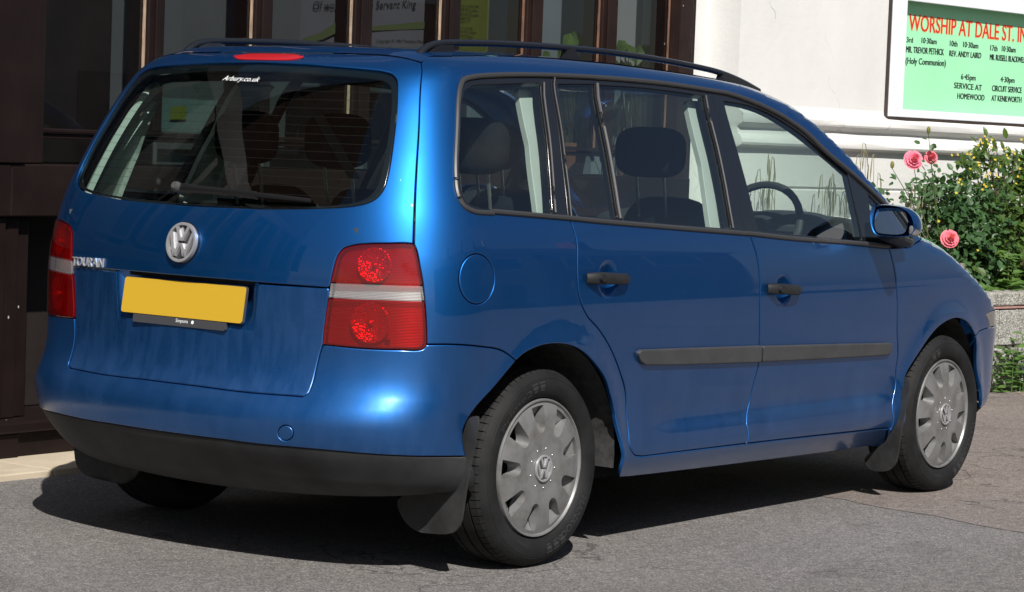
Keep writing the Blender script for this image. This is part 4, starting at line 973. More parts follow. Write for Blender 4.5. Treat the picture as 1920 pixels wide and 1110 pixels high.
panel('front_lip', join([(5.44, .298), (5.74, .298), (5.72, .20), (5.44, .20)]), M['valance'], car, off=-.004, both=True)
xe = lambda z: P(5.74, z)
def nose(u, v):
    z_ = .20+.474*v; e_ = P(np.full_like(z_, 5.74), z_); t = u*2-1
    return np.stack([e_[..., 0]+(np.minimum(XF(z_)+.03, 3.58)-e_[..., 0])*(1-np.abs(t)**2.2), e_[..., 1]*-t*-1, z_], -1)
patch('front_bumper', nose, 25, 13, M['paint'], car)
edge_side = [P(*x) for x in topc]
def lerp_curve(c, t):
    c = np.array(c); d = np.r_[0, np.cumsum(np.linalg.norm(np.diff(c, axis=0), axis=1))]; d /= d[-1]
    return np.stack([np.interp(t, d, c[:, i]) for i in range(3)], -1)
rear_edge = [P(*x) for x in top_half]
i_ws = int(np.argmin([abs(e[0]-1.52) for e in edge_side])); E_roof = [P(*tg1[0])]+edge_side[1:i_ws+1]; E_ws = edge_side[i_ws:]
def roof(u, v):
    e_ = lerp_curve(E_roof, v); t = u*2-1; re_ = lerp_curve(rear_edge, np.abs(t)); q_ = np.abs(re_[..., 1])/abs(E_roof[0][1])
    x = re_[..., 0]+(e_[..., 0]-E_roof[0][0])/(E_roof[-1][0]-E_roof[0][0])*(E_roof[-1][0]-re_[..., 0])
    k = np.clip(v*3, 0, 1); k = k*k*(3-2*k)
    z = e_[..., 2]+(re_[..., 2]-E_roof[0][2])*(1-k)+.026*(1-q_*q_)*k
    return np.stack([x, np.abs(e_[..., 1])*q_*np.sign(t), z], -1)
patch('roof', roof, 41, 60, M['paint'], car)
def wscreen(u, v):
    e_ = lerp_curve(E_ws, v); t = u*2-1
    return np.stack([e_[..., 0]+(.10+.12*v)*(1-np.abs(t)**2.2), np.abs(e_[..., 1])*t, e_[..., 2]+.028*(1-t*t)], -1)
patch('windscreen', wscreen, 31, 25, M['glass'], car)
E_bon = [P(*x) for x in [(s_ap+.05, 1.025)]+fw_top+[(5.74, .674)]]
def bonnet(u, v):
    e_ = lerp_curve(E_bon, v); t = u*2-1
    return np.stack([e_[..., 0]+(.04+.06*v)*(1-np.abs(t)**2.4), np.abs(e_[..., 1])*t, e_[..., 2]+(.006-.03*v*v)*(1-np.abs(t)**2.5)], -1)
patch('bonnet', bonnet, 31, 31, M['paint'], car)
# ---- roof rails
rail_px = [(783, 105), (792, 95), (803, 87), (823, 81.5), (880, 80.5), (960, 83), (1104, 93.5), (1212, 108), (1284.5, 121), (1349, 136), (1392.6, 154), (1421, 170)]
rp = [at_y(x, y, -.505) for x, y in rail_px]
mb = MB(); rps = [np.array([q_[0], -.505, q_[1]]) for q_ in spl([(p_[0], p_[2]) for p_ in rp], 6)]
mb.tube(rps, .011, 10, sq=(1.25, 1.0))
def foot(pxs, y0=-.518, y1=-.492):
    pl = [at_y(x, y, -.505) for x, y in pxs]; mb.prism([(p_[0], y0, p_[2]) for p_ in pl], (0, y1-y0, 0))
foot([(795, 107), (800, 97), (811, 88), (822, 84), (845, 84), (843, 107)]); foot([(1055, 114), (1059, 92), (1073, 92), (1083, 116)]); foot([(1345, 156), (1352, 135), (1392, 154), (1424, 173), (1424, 178)])
rail = mb.build('roof_rail', mat('rail_black', (.011, .012, .015), .25, coat=.3), car, smooth='auto'); mirror(rail, car)

# ---- door mirror
def superbox(c, r, ex=2.6, n=(28, 16), cut=None):
    v = []; f = []; a, b = n
    for j in range(b+1):
        ph = -math.pi/2+math.pi*j/b
        for i in range(a):
            th = 2*math.pi*i/a
            sg = lambda t, e: math.copysign(abs(t)**(2/e), t)
            x = sg(math.cos(ph), ex)*sg(math.cos(th), ex); y = sg(math.cos(ph), ex)*sg(math.sin(th), ex); z = sg(math.sin(ph), ex)
            v.append((c[0]+r[0]*x, c[1]+r[1]*y, c[2]+r[2]*z))
    for j in range(b):
        for i in range(a): f.append((j*a+i, j*a+(i+1) % a, (j+1)*a+(i+1) % a, (j+1)*a+i))
    return v, f
# housing outline on its rear face, (y, z) about the centre
mc = at_x(1672, 415, 1.925)
def mface(pxs, x): return [at_x(a, b, x) for a, b in pxs]
m_out = [(1634, 386), (1650, 383.5), (1675, 385), (1692, 390), (1706, 401), (1713.5, 418), (1713, 434), (1706, 442), (1690, 444), (1662, 443.5), (1642, 440), (1635, 430), (1630.5, 405)]
m_gl = [(1638, 391), (1652, 388.5), (1674, 390), (1688, 396), (1696, 408), (1699, 424), (1696, 436), (1686, 439.5), (1662, 438.5), (1646, 435.5), (1639, 426), (1636, 405)]
xm = 1.925
O = [np.array(p_)[1:] for p_ in mface(m_out, xm)]; O = spl([np.array(p_) for p_ in O+[O[0]]], 4)[:-1]; OC = np.mean(O, 0)
G = [np.array(p_)[1:] for p_ in mface(m_gl, xm)]; G = spl(G+[G[0]], 4)[:-1]
def ringset(base, specs): 
    return [[np.array([x, OC[0]+(p_[0]-OC[0])*k, OC[1]+(p_[1]-OC[1])*k]) for p_ in base] for x, k in specs]
rs = ringset(O, [(xm+.022, .93), (xm+.002, .955), (xm, .985), (xm+.006, 1.0), (xm+.04, 1.02), (xm+.075, .93), (xm+.10, .74), (xm+.115, .45), (xm+.12, .05)])
n_ = len(O); v = [p_ for r_ in rs for p_ in r_]; f = [(i*n_+j, i*n_+(j+1) % n_, (i+1)*n_+(j+1) % n_, (i+1)*n_+j) for i in range(len(rs)-1) for j in range(n_)]
mb = MB(); mb.add(v, f); dm = mb.build('door_mirror', M['paint'], car, smooth='auto')
mb = MB(); gx_ = xm+.008; mb.add([(gx_+.006+(p_[1]-OC[1])*.36, p_[0], p_[1]) for p_ in G], [tuple(range(len(G)))])
mg = mb.build('mirror_glass', M['mirror_glass'], dm)
mb = MB(); lens = [p_ for p_ in O if p_[0] < OC[0]-.062 and p_[1] < OC[1]+.012]
lo_y = min(p_[0] for p_ in O)
mb.add(*superbox((xm+.026, lo_y+.013, OC[1]-.030), (.024, .0135, .020), 4.0)); ind = mb.build('indicator_lens', M['plastic_clear'], dm, smooth='auto')
mb = MB()
bp = inv(1690, 452, 4.5, 1.0)[0]; Bp = P(*bp)
mb.tube([Bp+np.array([-.03, .02, -.012]), Bp+np.array([-.05, -.03, .0]), np.array([xm+.06, OC[0]+.05, OC[1]-.055]), np.array([xm+.06, OC[0], OC[1]-.04])], [.030, .028, .026, .022], 10, sq=(1.5, .8))
arm = mb.build('mirror_arm', M['trim'], dm, smooth='auto')
dm2 = mirror(dm, car)
for c_ in (mg, ind, arm): mirror(c_, dm2)

# ---- wheels (built once about the hub, outwards is -y)
def emblem(name, parent, c, ex, ez, n, r, th, material, back):
    """ring with the two letters inside, raised strokes of thickness th"""
    c, ex, ez, n = (np.array(x, float) for x in (c, ex, ez, n)); ex /= np.linalg.norm(ex); ez /= np.linalg.norm(ez); n /= np.linalg.norm(n)
    to = lambda x, y, h: c+ex*x*r+ez*y*r+n*h
    mb = MB(); K = 48
    def ring(r0, r1, h0, h1, hm):
        v = []; 
        for rr, hh in ((r0, h0), (r0*.985, hm), ((r0+r1)/2, hm*1.06), (r1*1.015, hm), (r1, h1)): v += [to(rr*math.cos(2*math.pi*i/K), rr*math.sin(2*math.pi*i/K), hh) for i in range(K)]
        mb.add(v, [(i*K+j, i*K+(j+1) % K, (i+1)*K+(j+1) % K, (i+1)*K+j) for i in range(4) for j in range(K)])
    ring(1.0, .84, 0, th*.1, th)
    def stroke(a, b, w=.165):
        a, b = np.array(a), np.array(b); d = (b-a)/np.linalg.norm(b-a); p_ = np.array([-d[1], d[0]])*w/2
        # horizontal cuts top and bottom
        hw = w/2/abs(d[1]); q_ = [(a[0]-hw, a[1]), (a[0]+hw, a[1]), (b[0]+hw, b[1]), (b[0]-hw, b[1])]
        sh = .82; pts = [to(x, y, 0) for x, y in q_]+[to(q_[i][0]*(1)+(.0), q_[i][1], th) for i in range(4)]
        mb.add(pts, [(4, 5, 6, 7), (0, 1, 5, 4), (1, 2, 6, 5), (2, 3, 7, 6), (3, 0, 4, 7)])
    stroke((-.40, .80), (-.065, .07)); stroke((.40, .80), (.065, .07))
    stroke((-.76, .50), (-.335, -.70)); stroke((.76, .50), (.335, -.70)); stroke((-.335, -.70), (-.055, -.04)); stroke((.335, -.70), (.055, -.04))
    e_ = mb.build(name, material, parent, smooth='auto')
    mb = MB(); mb.add([to(.9*math.cos(2*math.pi*i/K), .9*math.sin(2*math.pi*i/K), .0008) for i in range(K)], [tuple(range(K))])
    mb.build('emblem_back', back, parent, recalc=False); return e_

wheel = None
def make_wheel():
    RT = .3155; mb = MB()
    mb.lathe_y([(.20, .02), (.20, .19)], 0, 0, 48)
    mb.lathe_y([(.0, .055), (.205, .055)], 0, 0, 48); w = mb.build('wheel', M['steel'], car, smooth='auto')
    # tyre: sidewalls turned, tread with grooves and cut shoulder blocks
    T = MB()
    side_p = [(.2195, .012), (.226, -.002), (.236, -.0095), (.252, -.0150), (.268, -.0160), (.280, -.0125), (.2815, -.0105), (.284, -.0112), (.296, -.0035), (.3035, .006)]
    inner = [(r_, .177-y_) for r_, y_ in side_p]
    T.lathe_y(side_p, 0, 0, 96, 0); T.lathe_y(inner[::-1], 0, 0, 96, 0)
    NB = 72; th = 2*math.pi/NB
    def tread(y0, r0, y1, r1, cut=True, base=.3060):
        for i in range(NB):
            a0 = th*i; a1 = a0+th*(.86 if cut else 1.0)
            for (a, b, k0, k1, dr) in ([(a0, a1, r0, r1, 0), (a1, a0+th, base-.0035 if r0 > base else r0-.002, base, 0)] if cut else [(a0, a1, r0, r1, 0)]):
                am = (a+b)/2
                v = []
                for an in (a, am, b):
                    v += [(k0*math.cos(an), y0, k0*math.sin(an)), (k1*math.cos(an), y1, k1*math.sin(an))]
                T.add(v, [(0, 1, 3, 2), (2, 3, 5, 4)], 1)
            if cut:   # groove walls
                for an in (a1, a0+th):
                    T.add([(r0*math.cos(an), y0, r0*math.sin(an)), (r1*math.cos(an), y1, r1*math.sin(an)), (base*math.cos(an), y1, base*math.sin(an)), ((base-.0035)*math.cos(an), y0, (base-.0035)*math.sin(an))], [(0, 1, 2, 3)], 1)
    tread(.006, .3035, .016, .3105); tread(.016, .3105, .040, .3145)
    T.lathe_y([(.3145, .040), (.307, .0405), (.307, .0475), (.315, .048)], 0, 0, 96, 1)
    tread(.048, .315, .083, RT, False); T.lathe_y([(RT, .083), (.307, .0835), (.307, .0915), (RT, .092)], 0, 0, 96, 1); tread(.092, RT, .127, .315, False)
    T.lathe_y([(.315, .127), (.307, .1275), (.307, .1345), (.3145, .135)], 0, 0, 96, 1); tread(.159, .3105, .135, .3145); tread(.171, .3035, .159, .3105)
    t = T.build('tyre', [M['tyre'], M['tyre_tread']], w, smooth='auto', recalc=False)
    # raised lettering round the sidewall
    def arc_text(body, a_mid, span, r_in, h, flip=False):
        v, f = text_mesh(body); x0, x1 = v[:, 0].min(), v[:, 0].max(); pts = []
        for x, y in v:
            u = (x-x0)/(x1-x0)-.5; a = a_mid+(u if flip else -u)*span; rr = r_in+(1-y/.7 if flip else y/.7)*h
            # sidewall bulge under the letter
            yy = np.interp(rr, [.226, .236, .252, .268, .280], [-.002, -.0095, -.0150, -.0160, -.0125])-.0007
            pts.append((rr*math.cos(a), yy, rr*math.sin(a)))
        return pts, f
    for b_, am, sp, h_ in (('HANKOOK', R(-48), .78, .021), ('Prime2', R(128), .74, .021), ('OUTSIDE', R(-112), .26, .010)):
        X = MB(); X.add(*arc_text(b_, am, sp, .243, h_)); X.build('tyre_lettering', M['tyre_text'], w, recalc=False)
    X = MB()
    for am in (R(100), R(92), R(-82), R(-74), R(-66)):
        X = MB(); X.add([(r_*math.cos(a), np.interp(r_, [.226, .236, .252, .268, .280], [-.002, -.0095, -.0150, -.0160, -.0125])-.0008, r_*math.sin(a)) for r_, a in ((.246, am), (.262, am), (.276, am), (.276, am+R(6)), (.262, am+R(5.2)), (.246, am+R(4)))], [(0, 1, 4, 5), (1, 2, 3, 4)])
        X.build('sidewall_block', M['tyre_text'], w, recalc=False)
    # hub cap with nine openings
    RC = .2085; prof = lambda r_: np.interp(r_, [0, .05, .072, .0745, .078, .10, .14, .18, .2, .209], [-.012, -.012, -.011, -.0085, -.0105, -.0125, -.012, -.006, .000, .003])
    outer = [np.array([RC*math.cos(t_), RC*math.sin(t_)]) for t_ in np.linspace(0, 2*math.pi, 90, endpoint=False)]
    holes = []; HC = []
    for k in range(9):
        am = R(97+40*k); er = np.array([math.cos(am), math.sin(am)]); et = np.array([-er[1], er[0]]); HC.append((er, et))
        h = [er*.1975+et*.0285, er*.1975-et*.0285] if False else []
        for t_ in np.linspace(-1, 1, 7): h.append(er*math.sqrt(.198**2-(t_*.031)**2)+et*t_*.031)
        for t_ in np.linspace(0, math.pi, 13): h.append(er*(.137-.024*math.sin(t_))+et*.0215*math.cos(t_))
        h2 = h[:7]+[h[7+i] for i in range(13)]; holes.append([np.array(x) for x in h2][::-1] if area(h2) < 0 else [np.array(x) for x in h2])
    pts, tri, loops = triangulate(outer, holes, .014)
    rad = np.hypot(pts[:, 0], pts[:, 1]); V = [(a, prof(r_), b) for (a, b), r_ in zip(pts, rad)]; F = [tuple(t_) for t_ in tri]
    H = MB(); H.add(V, F); hv = []
    for lp, (er, et) in zip(loops[1:], HC):   # sloping scoops under each opening
        rim = [np.array(V[i]) for i in lp]; c2 = er*.166; n = len(rim); low = []
        for p_ in rim:
            q_ = np.array([p_[0], p_[2]]); rr = q_@er; tt = q_@et; k_ = np.clip((rr-.125)/.07, 0, 1)
            if rr > .185: low.append(np.array([p_[0]-er[0]*.0, .012, p_[2]-er[1]*.0]))
            else: q2 = er*(rr+.014*(1-k_))+et*tt*.84; low.append(np.array([q2[0], .030, q2[1]]))
        H.add(rim+low, [(i, (i+1) % n, n+(i+1) % n, n+i) for i in range(n)])
        # outer floor of the opening, sloping inwards
        o_ = [er*math.sqrt(.198**2-(t_*.031)**2)+et*t_*.031 for t_ in np.linspace(-1, 1, 7)]; i_ = [er*.168+et*t_*.024 for t_ in np.linspace(-1, 1, 7)]
        H.add([(a[0], .012, a[1]) for a in o_]+[(a[0], .026, a[1]) for a in i_], [(i, i+1, 8+i, 7+i) for i in range(6)])
    H.lathe_y([(.2085, .003), (.2125, -.004), (.2165, -.0045), (.2185, .0), (.2185, .012)], 0, 0, 72)
    hc = H.build('hub_cap', M['alloy'], w, recalc=True); hc.data.polygons.foreach_set('use_smooth', [True]*len(hc.data.polygons)); hc.data.set_sharp_from_angle(angle=R(32))
    stud_m = mat('stud_bright', (.55, .55, .55), .3, 1)
    for k in range(9):
        a = R(77+40*k); B_ = MB(); B_.add(*superbox((.063*math.cos(a), -.0115, .063*math.sin(a)), (.003, .0025, .003), 2, (8, 6))); B_.build('cap_stud', stud_m, w, smooth='auto')
    emblem('wheel_emblem', w, (0, -.0135, 0), (1, 0, 0), (0, 0, 1), (0, -1, 0), .043, .006, M['chrome'], M['badge_dark'])
    return w
wheel = make_wheel()
HUB = [(0., -.838, 0), (2.678, -.853, 0), (0., .838, math.pi), (2.678, .853, math.pi)]
for k, (wx, wy, rz) in enumerate(HUB):
    if k == 0: w = wheel
    else:
        w = wheel.copy(); COL.objects.link(w); w.parent = car
        for ch in wheel.children: c_ = ch.copy(); COL.objects.link(c_); c_.parent = w
    w.location = (wx, wy, .3155); w.rotation_euler = (0, [R(0), R(-14), R(70), R(33)][k], rz)

# ---- mud flaps
def flap(pxs, X, yo):
    pl = [at_x(a, b, X) for a, b in pxs]; pl = [np.array([q_[1], q_[2]]) for q_ in spl([np.array([p_[1], p_[2]]) for p_ in pl], 3)] if False else [np.array([p_[1], p_[2]]) for p_ in pl]
    pl = [np.array(q_) for q_ in spl(pl+[pl[0]], 3)][:-1]; v = []; n = len(pl)
    ymin = min(p_[0] for p_ in pl)
    bend = lambda y: .045*np.clip((y-ymin)/.22, 0, 1)**1.3
    pts, tri, loops = triangulate([np.array(q_) for q_ in (pl if area(pl) > 0 else pl[::-1])], [], .02)
    a = [(X+bend(y), y, z) for y, z in pts]; b = [(p_[0]+.009, p_[1], p_[2]) for p_ in a]; m_ = len(a); lp = loops[0]
    mb = MB(); mb.add(a+b, [tuple(t_) for t_ in tri]+[tuple(t_+m_)[::-1] for t_ in tri]+[(lp[i], lp[(i+1) % len(lp)], m_+lp[(i+1) % len(lp)], m_+lp[i]) for i in range(len(lp))])
    return mirror(mb.build('mud_flap', M['flap'], car, smooth='auto'), car)
flap([(872, 792), (880, 783), (895, 782), (891, 820), (877, 885), (867, 942), (858, 985), (842, 1000), (795, 1003), (762, 998), (736, 972), (728, 940), (790, 915), (830, 905), (847, 875), (860, 830)], -.405, 0)
flap([(1697, 714), (1704, 712), (1702, 740), (1692, 790), (1684, 840), (1678, 868), (1664, 882), (1634, 884), (1618, 878), (1612, 862), (1640, 840), (1658, 826), (1668, 800), (1680, 755)], 2.285, 0)

# ---- underside, wheel housings
mb = MB()
mb.box((-.50, -.60, .24), (3.25, .60, .32)); mb.box((.42, -.74, .235), (2.28, .74, .30)); mb.box((-.60, -.60, .32), (3.3, .60, .70))
mb.tube([(-.55, .34, .30), (-.2, .34, .26), (.3, .2, .24)], [.09, .10, .09], 14, sq=(1.0, .8))
mb.build('underbody', M['dark'], car)
for cx in (0, 2.678):
    for sgn in (-1, 1):
        mb = MB(); K = 28
        v = []; 
        for i in range(K+1):
            a = R(-6)+R(192)*i/K
            for y_ in (float(W(cx+.39*math.cos(a), .5))-.022, .56): v.append((cx+.392*math.cos(a), sgn*y_, .325+.392*math.sin(a)))
        mb.add(v, [(2*i, 2*i+1, 2*i+3, 2*i+2) for i in range(K)]); mb.build('wheel_housing', varied('housing_felt', (.035, .035, .036), .95, .5, 30, 300, .5, .004) if 'hf' not in M else M['hf'], car, smooth='auto')

# ---- number plate, badge, lettering, wiper
px0, pz0, tl = -.755, .8085, .146
pe = np.array([math.sin(tl), 0, math.cos(tl)]); pn = np.array([-math.cos(tl), 0, math.sin(tl)])
def rrect(w, h, r, c, ex, ez, n=5):
    out = []
    for sx_, sy_, a0 in ((1, 1, 0), (-1, 1, 90), (-1, -1, 180), (1, -1, 270)):
        for k in range(n+1):
            a = R(a0+90*k/n); out.append(np.array(c)+np.array(ex)*(sx_*(w/2-r)+r*math.cos(a))+np.array(ez)*(sy_*(h/2-r)+r*math.sin(a)))
    return out
pc = np.array([px0, 0, pz0]); EX = np.array([0, -1., 0])
mb = MB(); mb.prism(rrect(.522, .116, .010, pc-pn*.012, EX, pe), pn*.0095); holder = mb.build('plate_holder', M['plate_black'], car)
mb = MB(); mb.prism(rrect(.520, .111, .009, pc-pn*.002, EX, pe), pn*.003); mb.build('number_plate', M['plate'], car)
sc = pc-pe*.067+EX*-.005
mb = MB(); mb.prism(rrect(.40, .032, .007, sc-pn*.010, EX, pe), pn*.009); mb.build('holder_strip', M['plate_black'], holder)
letters('holder_lettering', 'Simpsons', sc-EX*.012-pe*.004-pn*.0005, EX, pe, .052, .011, M['white_print'], holder)
mb = MB(); mb.add(rrect(.011, .011, .005, sc+EX*.060-pn*.0005, EX, pe), [tuple(range(24))]); mb.build('holder_mark', M['white_print'], holder)
ez_b = (P(0, 1.0)-P(0, .97)); ez_b /= np.linalg.norm(ez_b)
nb_ = PN(0., .984); disc = MB(); K = 40
disc.add([P(0., .984)+(EX*math.cos(2*math.pi*i/K)+ez_b*math.sin(2*math.pi*i/K))*.066+nb_*h for h in (-.004, .003) for i in range(K)], [tuple(range(K, 2*K))]+[(i, (i+1) % K, K+(i+1) % K, K+i) for i in range(K)])
badge = disc.build('rear_badge', M['trim_gloss'], car)
emblem('badge_emblem', badge, P(0., .984)+nb_*.003, EX, ez_b, nb_, .063, .011, M['chrome'], M['badge_dark'])
def body_text(name, body, qa, qb, h, material, off, thick=0., shear=0., space=1.):
    # letters that follow the curve of the body between two surface points
    v_, f_ = text_mesh(body, shear, space); x0, x1 = v_[:, 0].min(), v_[:, 0].max(); t_ = (v_[:, 0]-x0)/(x1-x0)
    s_ = qa[0]+(qb[0]-qa[0])*t_; z_ = qa[1]+(qb[1]-qa[1])*t_+v_[:, 1]/.70*h; n_ = PN(s_, z_); lo_ = P(s_, z_)+n_*off; k = len(lo_)
    if not thick: return finish(name, lo_, f_, material, tail, smooth=False)
    ed = {}
    for q_ in f_:
        for a, b in zip(q_, q_[1:]+q_[:1]): ed[(a, b)] = 1
    return finish(name, list(lo_+n_*thick)+list(lo_), list(f_)+[(a, b, b+k, a+k) for (a, b) in ed if (b, a) not in ed], material, tail, smooth=False)
body_text('badge_lettering', 'TOURAN', inv(137, 497.5, -1.0, .87)[0], inv(195, 501.5, -.8, .87)[0], .029, mat('letter_chrome', (.60, .60, .60), .3, .6), .001, .005, space=1.05)
body_text('window_sticker', 'Arbury.co.uk', inv(417, 151, .0, 1.5)[0], inv(485, 154, .2, 1.5)[0], .0155, M['white_print'], .002, shear=.25)
def on(px_, py_, off, s0=.2, z0=1.12):
    q_ = inv(px_, py_, s0, z0)[0]; return P(*q_)+PN(*q_)*off
# the wiper lies 30-45 mm off the glass
w0, w1, w2 = on(346, 359, .030), on(492, 373, .034), on(588, 380.5, .020)
mb = MB(); mb.tube([w0+(w1-w0)*t_+np.array([-.004*math.sin(t_*3), 0, .0]) for t_ in (0, .08, .2, .6, 1)], [.012, .016, .0135, .0115, .010], 8, sq=(.7, 1))
wip = mb.build('rear_wiper', M['wiper'], tail, smooth='auto')
mb = MB(); mb.tube([w1-(w1-w0)*.30-np.array([0, 0, .006]), w1, w2], [.005, .006, .005], 8, sq=(1, 1.25)); mb.build('wiper_blade', M['wiper'], tail, smooth='auto')
mb = MB(); nn_ = PN(0.1, 1.12); mb.tube([w0-nn_*.03, w0+nn_*.012, w0+nn_*.022], [.016, .016, .011], 14); mb.build('wiper_spindle', mat('spindle_grey', (.12, .12, .12), .25, .5), tail, smooth='auto')

# ---- cabin
def inner_panel(name, poly, material, off=-.055, par=None):
    o_ = panel(name, [np.array(x, float) for x in poly], material, par or car, off=off, gap=0, roll=.004, depth=.02, res=.07); mirror(o_, par or car)
inner_panel('door_lining', [(1.1, .735), (4.65, .735), (4.65, .985), (3.4, 1.03), (2.4, 1.08), (1.5, 1.10), (1.1, 1.10)], M['inner'])
inner_panel('rear_pillar_trim', [(1.32, 1.105), (1.74, 1.10), (1.80, 1.3), (1.90, 1.50), (1.72, 1.53), (1.45, 1.51)], M['pillar'])
inner_panel('centre_pillar_trim', [(2.35, 1.10), (2.53, 1.10), (2.50, 1.40), (2.52, 1.53), (2.34, 1.53), (2.37, 1.35)], M['pillar'], -.06)
inner_panel('centre_pillar_trim', [(3.33, 1.05), (3.54, 1.04), (3.52, 1.35), (3.49, 1.53), (3.32, 1.53), (3.36, 1.3)], M['pillar'], -.06)
def cap_(u, v):
    q_ = roof(u, v*.96+.02); q_[..., 2] -= .045; q_[..., 1] *= .97; return q_
patch('roof_lining', cap_, 13, 13, M['liner'], car)
mb = MB(); mb.box((-.62, -.72, .72), (2.5, .72, .735)); mb.build('cabin_floor', M['inner'], car)
def seat(x, y, w, hx, hz, hr=.17):
    s_ = MB(); s_.add(*superbox((x-.18, y, .80), (.28, w/2, .10), 4)); root = s_.build('seat', M['fabric'], car, smooth='auto')
    b_ = MB(); v, f = superbox((0, 0, 0), (.085, w/2, .32), 3.4)
    v = [(x+.10-(p_[2]+.3)*.27+p_[0], y+p_[1]*(1-.22*max(0, p_[2]/.32)), .835+p_[2]) for p_ in v]
    b_.add(v, f); b_.build('backrest', M['fabric'], root, smooth='auto')
    b2 = MB(); v, f = superbox((0, 0, 0), (.05, w*.27, .24), 4); b2.add([(x+.055-(p_[2]+.3)*.30+p_[0], y+p_[1], .80+p_[2]) for p_ in v], f); b2.build('backrest_centre', M['fabric2'], root, smooth='auto')
    h_ = MB(); h_.add(*superbox((hx, y, hz), (.055, hr*.84, .092), 3.2)); h_.build('headrest', M['fabric'], root, smooth='auto')
    r_ = MB()
    for d in (-.06, .06): r_.tube([(hx, y+d, hz-.07), (hx+.03, y+d, 1.08)], .006, 6)
    r_.build('headrest_post', mat('post_metal', (.3, .3, .3), .3, .8), root)
for y_ in (-.37, .37): seat(1.44, y_, .52, 1.24, 1.315)
for y_ in (-.48, .10, .52): seat(.28, y_, .43, .06, 1.315, .155)
mb = MB(); mb.add(*superbox((2.42, 0, .97), (.26, .62, .12), 4)); mb.add(*superbox((2.24, -.37, 1.04), (.12, .18, .065), 3)); dash = mb.build('dashboard', M['inner'], car, smooth='auto')
mb = MB(); mb.tube([(2.0+.07*math.sin(t_), -.37+.185*math.cos(t_), 1.04+.165*math.sin(t_)) for t_ in np.linspace(0, 2*math.pi, 33)], .015, 8, cap=False); mb.tube([(2.0, -.54, 1.04), (2.02, -.2, 1.04)], .018, 6); mb.tube([(2.0, -.37, 1.04), (2.2, -.37, 1.0)], .04, 8)
mb.build('steering_wheel', M['inner'], car, smooth='auto')
mb = MB(); mb.box((-.66, -.62, 1.045), (.02, .62, 1.06)); mb.build('load_cover', M['fabric2'], car)
for pts_ in ([(565, 172), (543, 252)], [(570, 170), (664, 335)]):
    mb = MB(); a, b = (at_x(*p_, -.02) for p_ in pts_); d = np.array([0, .024, 0]); mb.prism([a-d, a+d, b+d, b-d], (.004, 0, 0)); mb.build('seat_belt', M['inner'], car)
mb = MB(); v_ = [(1.985, .84)]; 
reel = panel('belt_reel_cover', [np.array(x, float) for x in [(1.70, 1.11), (2.03, 1.105), (2.03, 1.28), (1.99, 1.43), (1.90, 1.47), (1.78, 1.3)]], M['pillar'], car, off=-.075, gap=0, roll=.004, depth=.02, res=.07); mirror(reel, car); bpy.data.objects.remove(reel)
# ------------------------------------------------------------------ PLANTS
def leaf_mat(name, dark, light, trans=.35, rough=.42, scale=9):
    m = mat(name, light, rough, spec=.45); nt = m.node_tree
    c = ramp(m, noise(m, scale, 4, .7), [(.3, dark), (.7, light)]); L(m, c, bsdf(m).inputs['Base Color'])
    t = N(m, 'ShaderNodeBsdfTranslucent'); L(m, mixc(m, .5, c, (light[0]*1.6, light[1]*1.6, light[2])), t.inputs['Color'])
    x = N(m, 'ShaderNodeMixShader'); x.inputs['Fac'].default_value = trans
    o = nt.nodes['Material Output']; L(m, bsdf(m).outputs[0], x.inputs[1]); L(m, t.outputs[0], x.inputs[2]); L(m, x.outputs[0], o.inputs['Surface']); return m
M['leaf1'] = leaf_mat('shrub_leaf', (.028, .065, .014), (.115, .185, .036)); M['leaf2'] = leaf_mat('rose_leaf', (.020, .060, .022), (.070, .145, .045), .25)
M['leaf3'] = leaf_mat('weed_leaf', (.05, .11, .025), (.14, .25, .06)); M['leaf4'] = leaf_mat('ficus_leaf', (.045, .085, .018), (.13, .22, .045), .4, .3)
M['stem'] = varied('brown_stem', (.07, .05, .03), .8, .3, 20, 80, .3); M['stem_g'] = varied('green_stem', (.10, .15, .04), .6, .3, 20, 80, .2); M['straw'] = varied('dry_straw', (.19, .175, .09), .8, .25, 20, 80, .2)
M['yellow'] = leaf_mat('yellow_petal', (.50, .38, .03), (.66, .52, .07), .3, .6); M['pink'] = leaf_mat('pink_petal', (.70, .10, .20), (.85, .26, .36), .3, .6); M['coral'] = leaf_mat('coral_petal', (.72, .10, .17), (.86, .27, .32), .3, .6)
prng = np.random.RandomState(11)
def unit(v): v = np.array(v, float); return v/max(np.linalg.norm(v), 1e-9)
def leaf_geo(c, d, n, l, w, curl=.15):
    """pointed oval leaf: base c, direction d, face normal n"""
    d = unit(d); n = unit(np.array(n)-d*np.dot(n, d)); s = np.cross(d, n); c = np.array(c)
    v = [c, c+d*l*.3+s*w*.42-n*.0*l, c+d*l*.3-s*w*.42, c+d*l*.32-n*w*.10, c+d*l*.68+s*w*.36-n*curl*l*.3, c+d*l*.68-s*w*.36-n*curl*l*.3, c+d*l*.68-n*(w*.10+curl*l*.32), c+d*l-n*curl*l]
    return v, [(0, 1, 3), (0, 3, 2), (1, 4, 6, 3), (3, 6, 5, 2), (4, 7, 6), (6, 7, 5)]
def rand_dir(): 
    v = prng.randn(3); return v/np.linalg.norm(v)
def soil_pt(px, py, o_):
    d = ray(px, py); q_ = P0-PNn*o_; t = ((q_-CP)@PNn)/(d@PNn); return CP+d*t
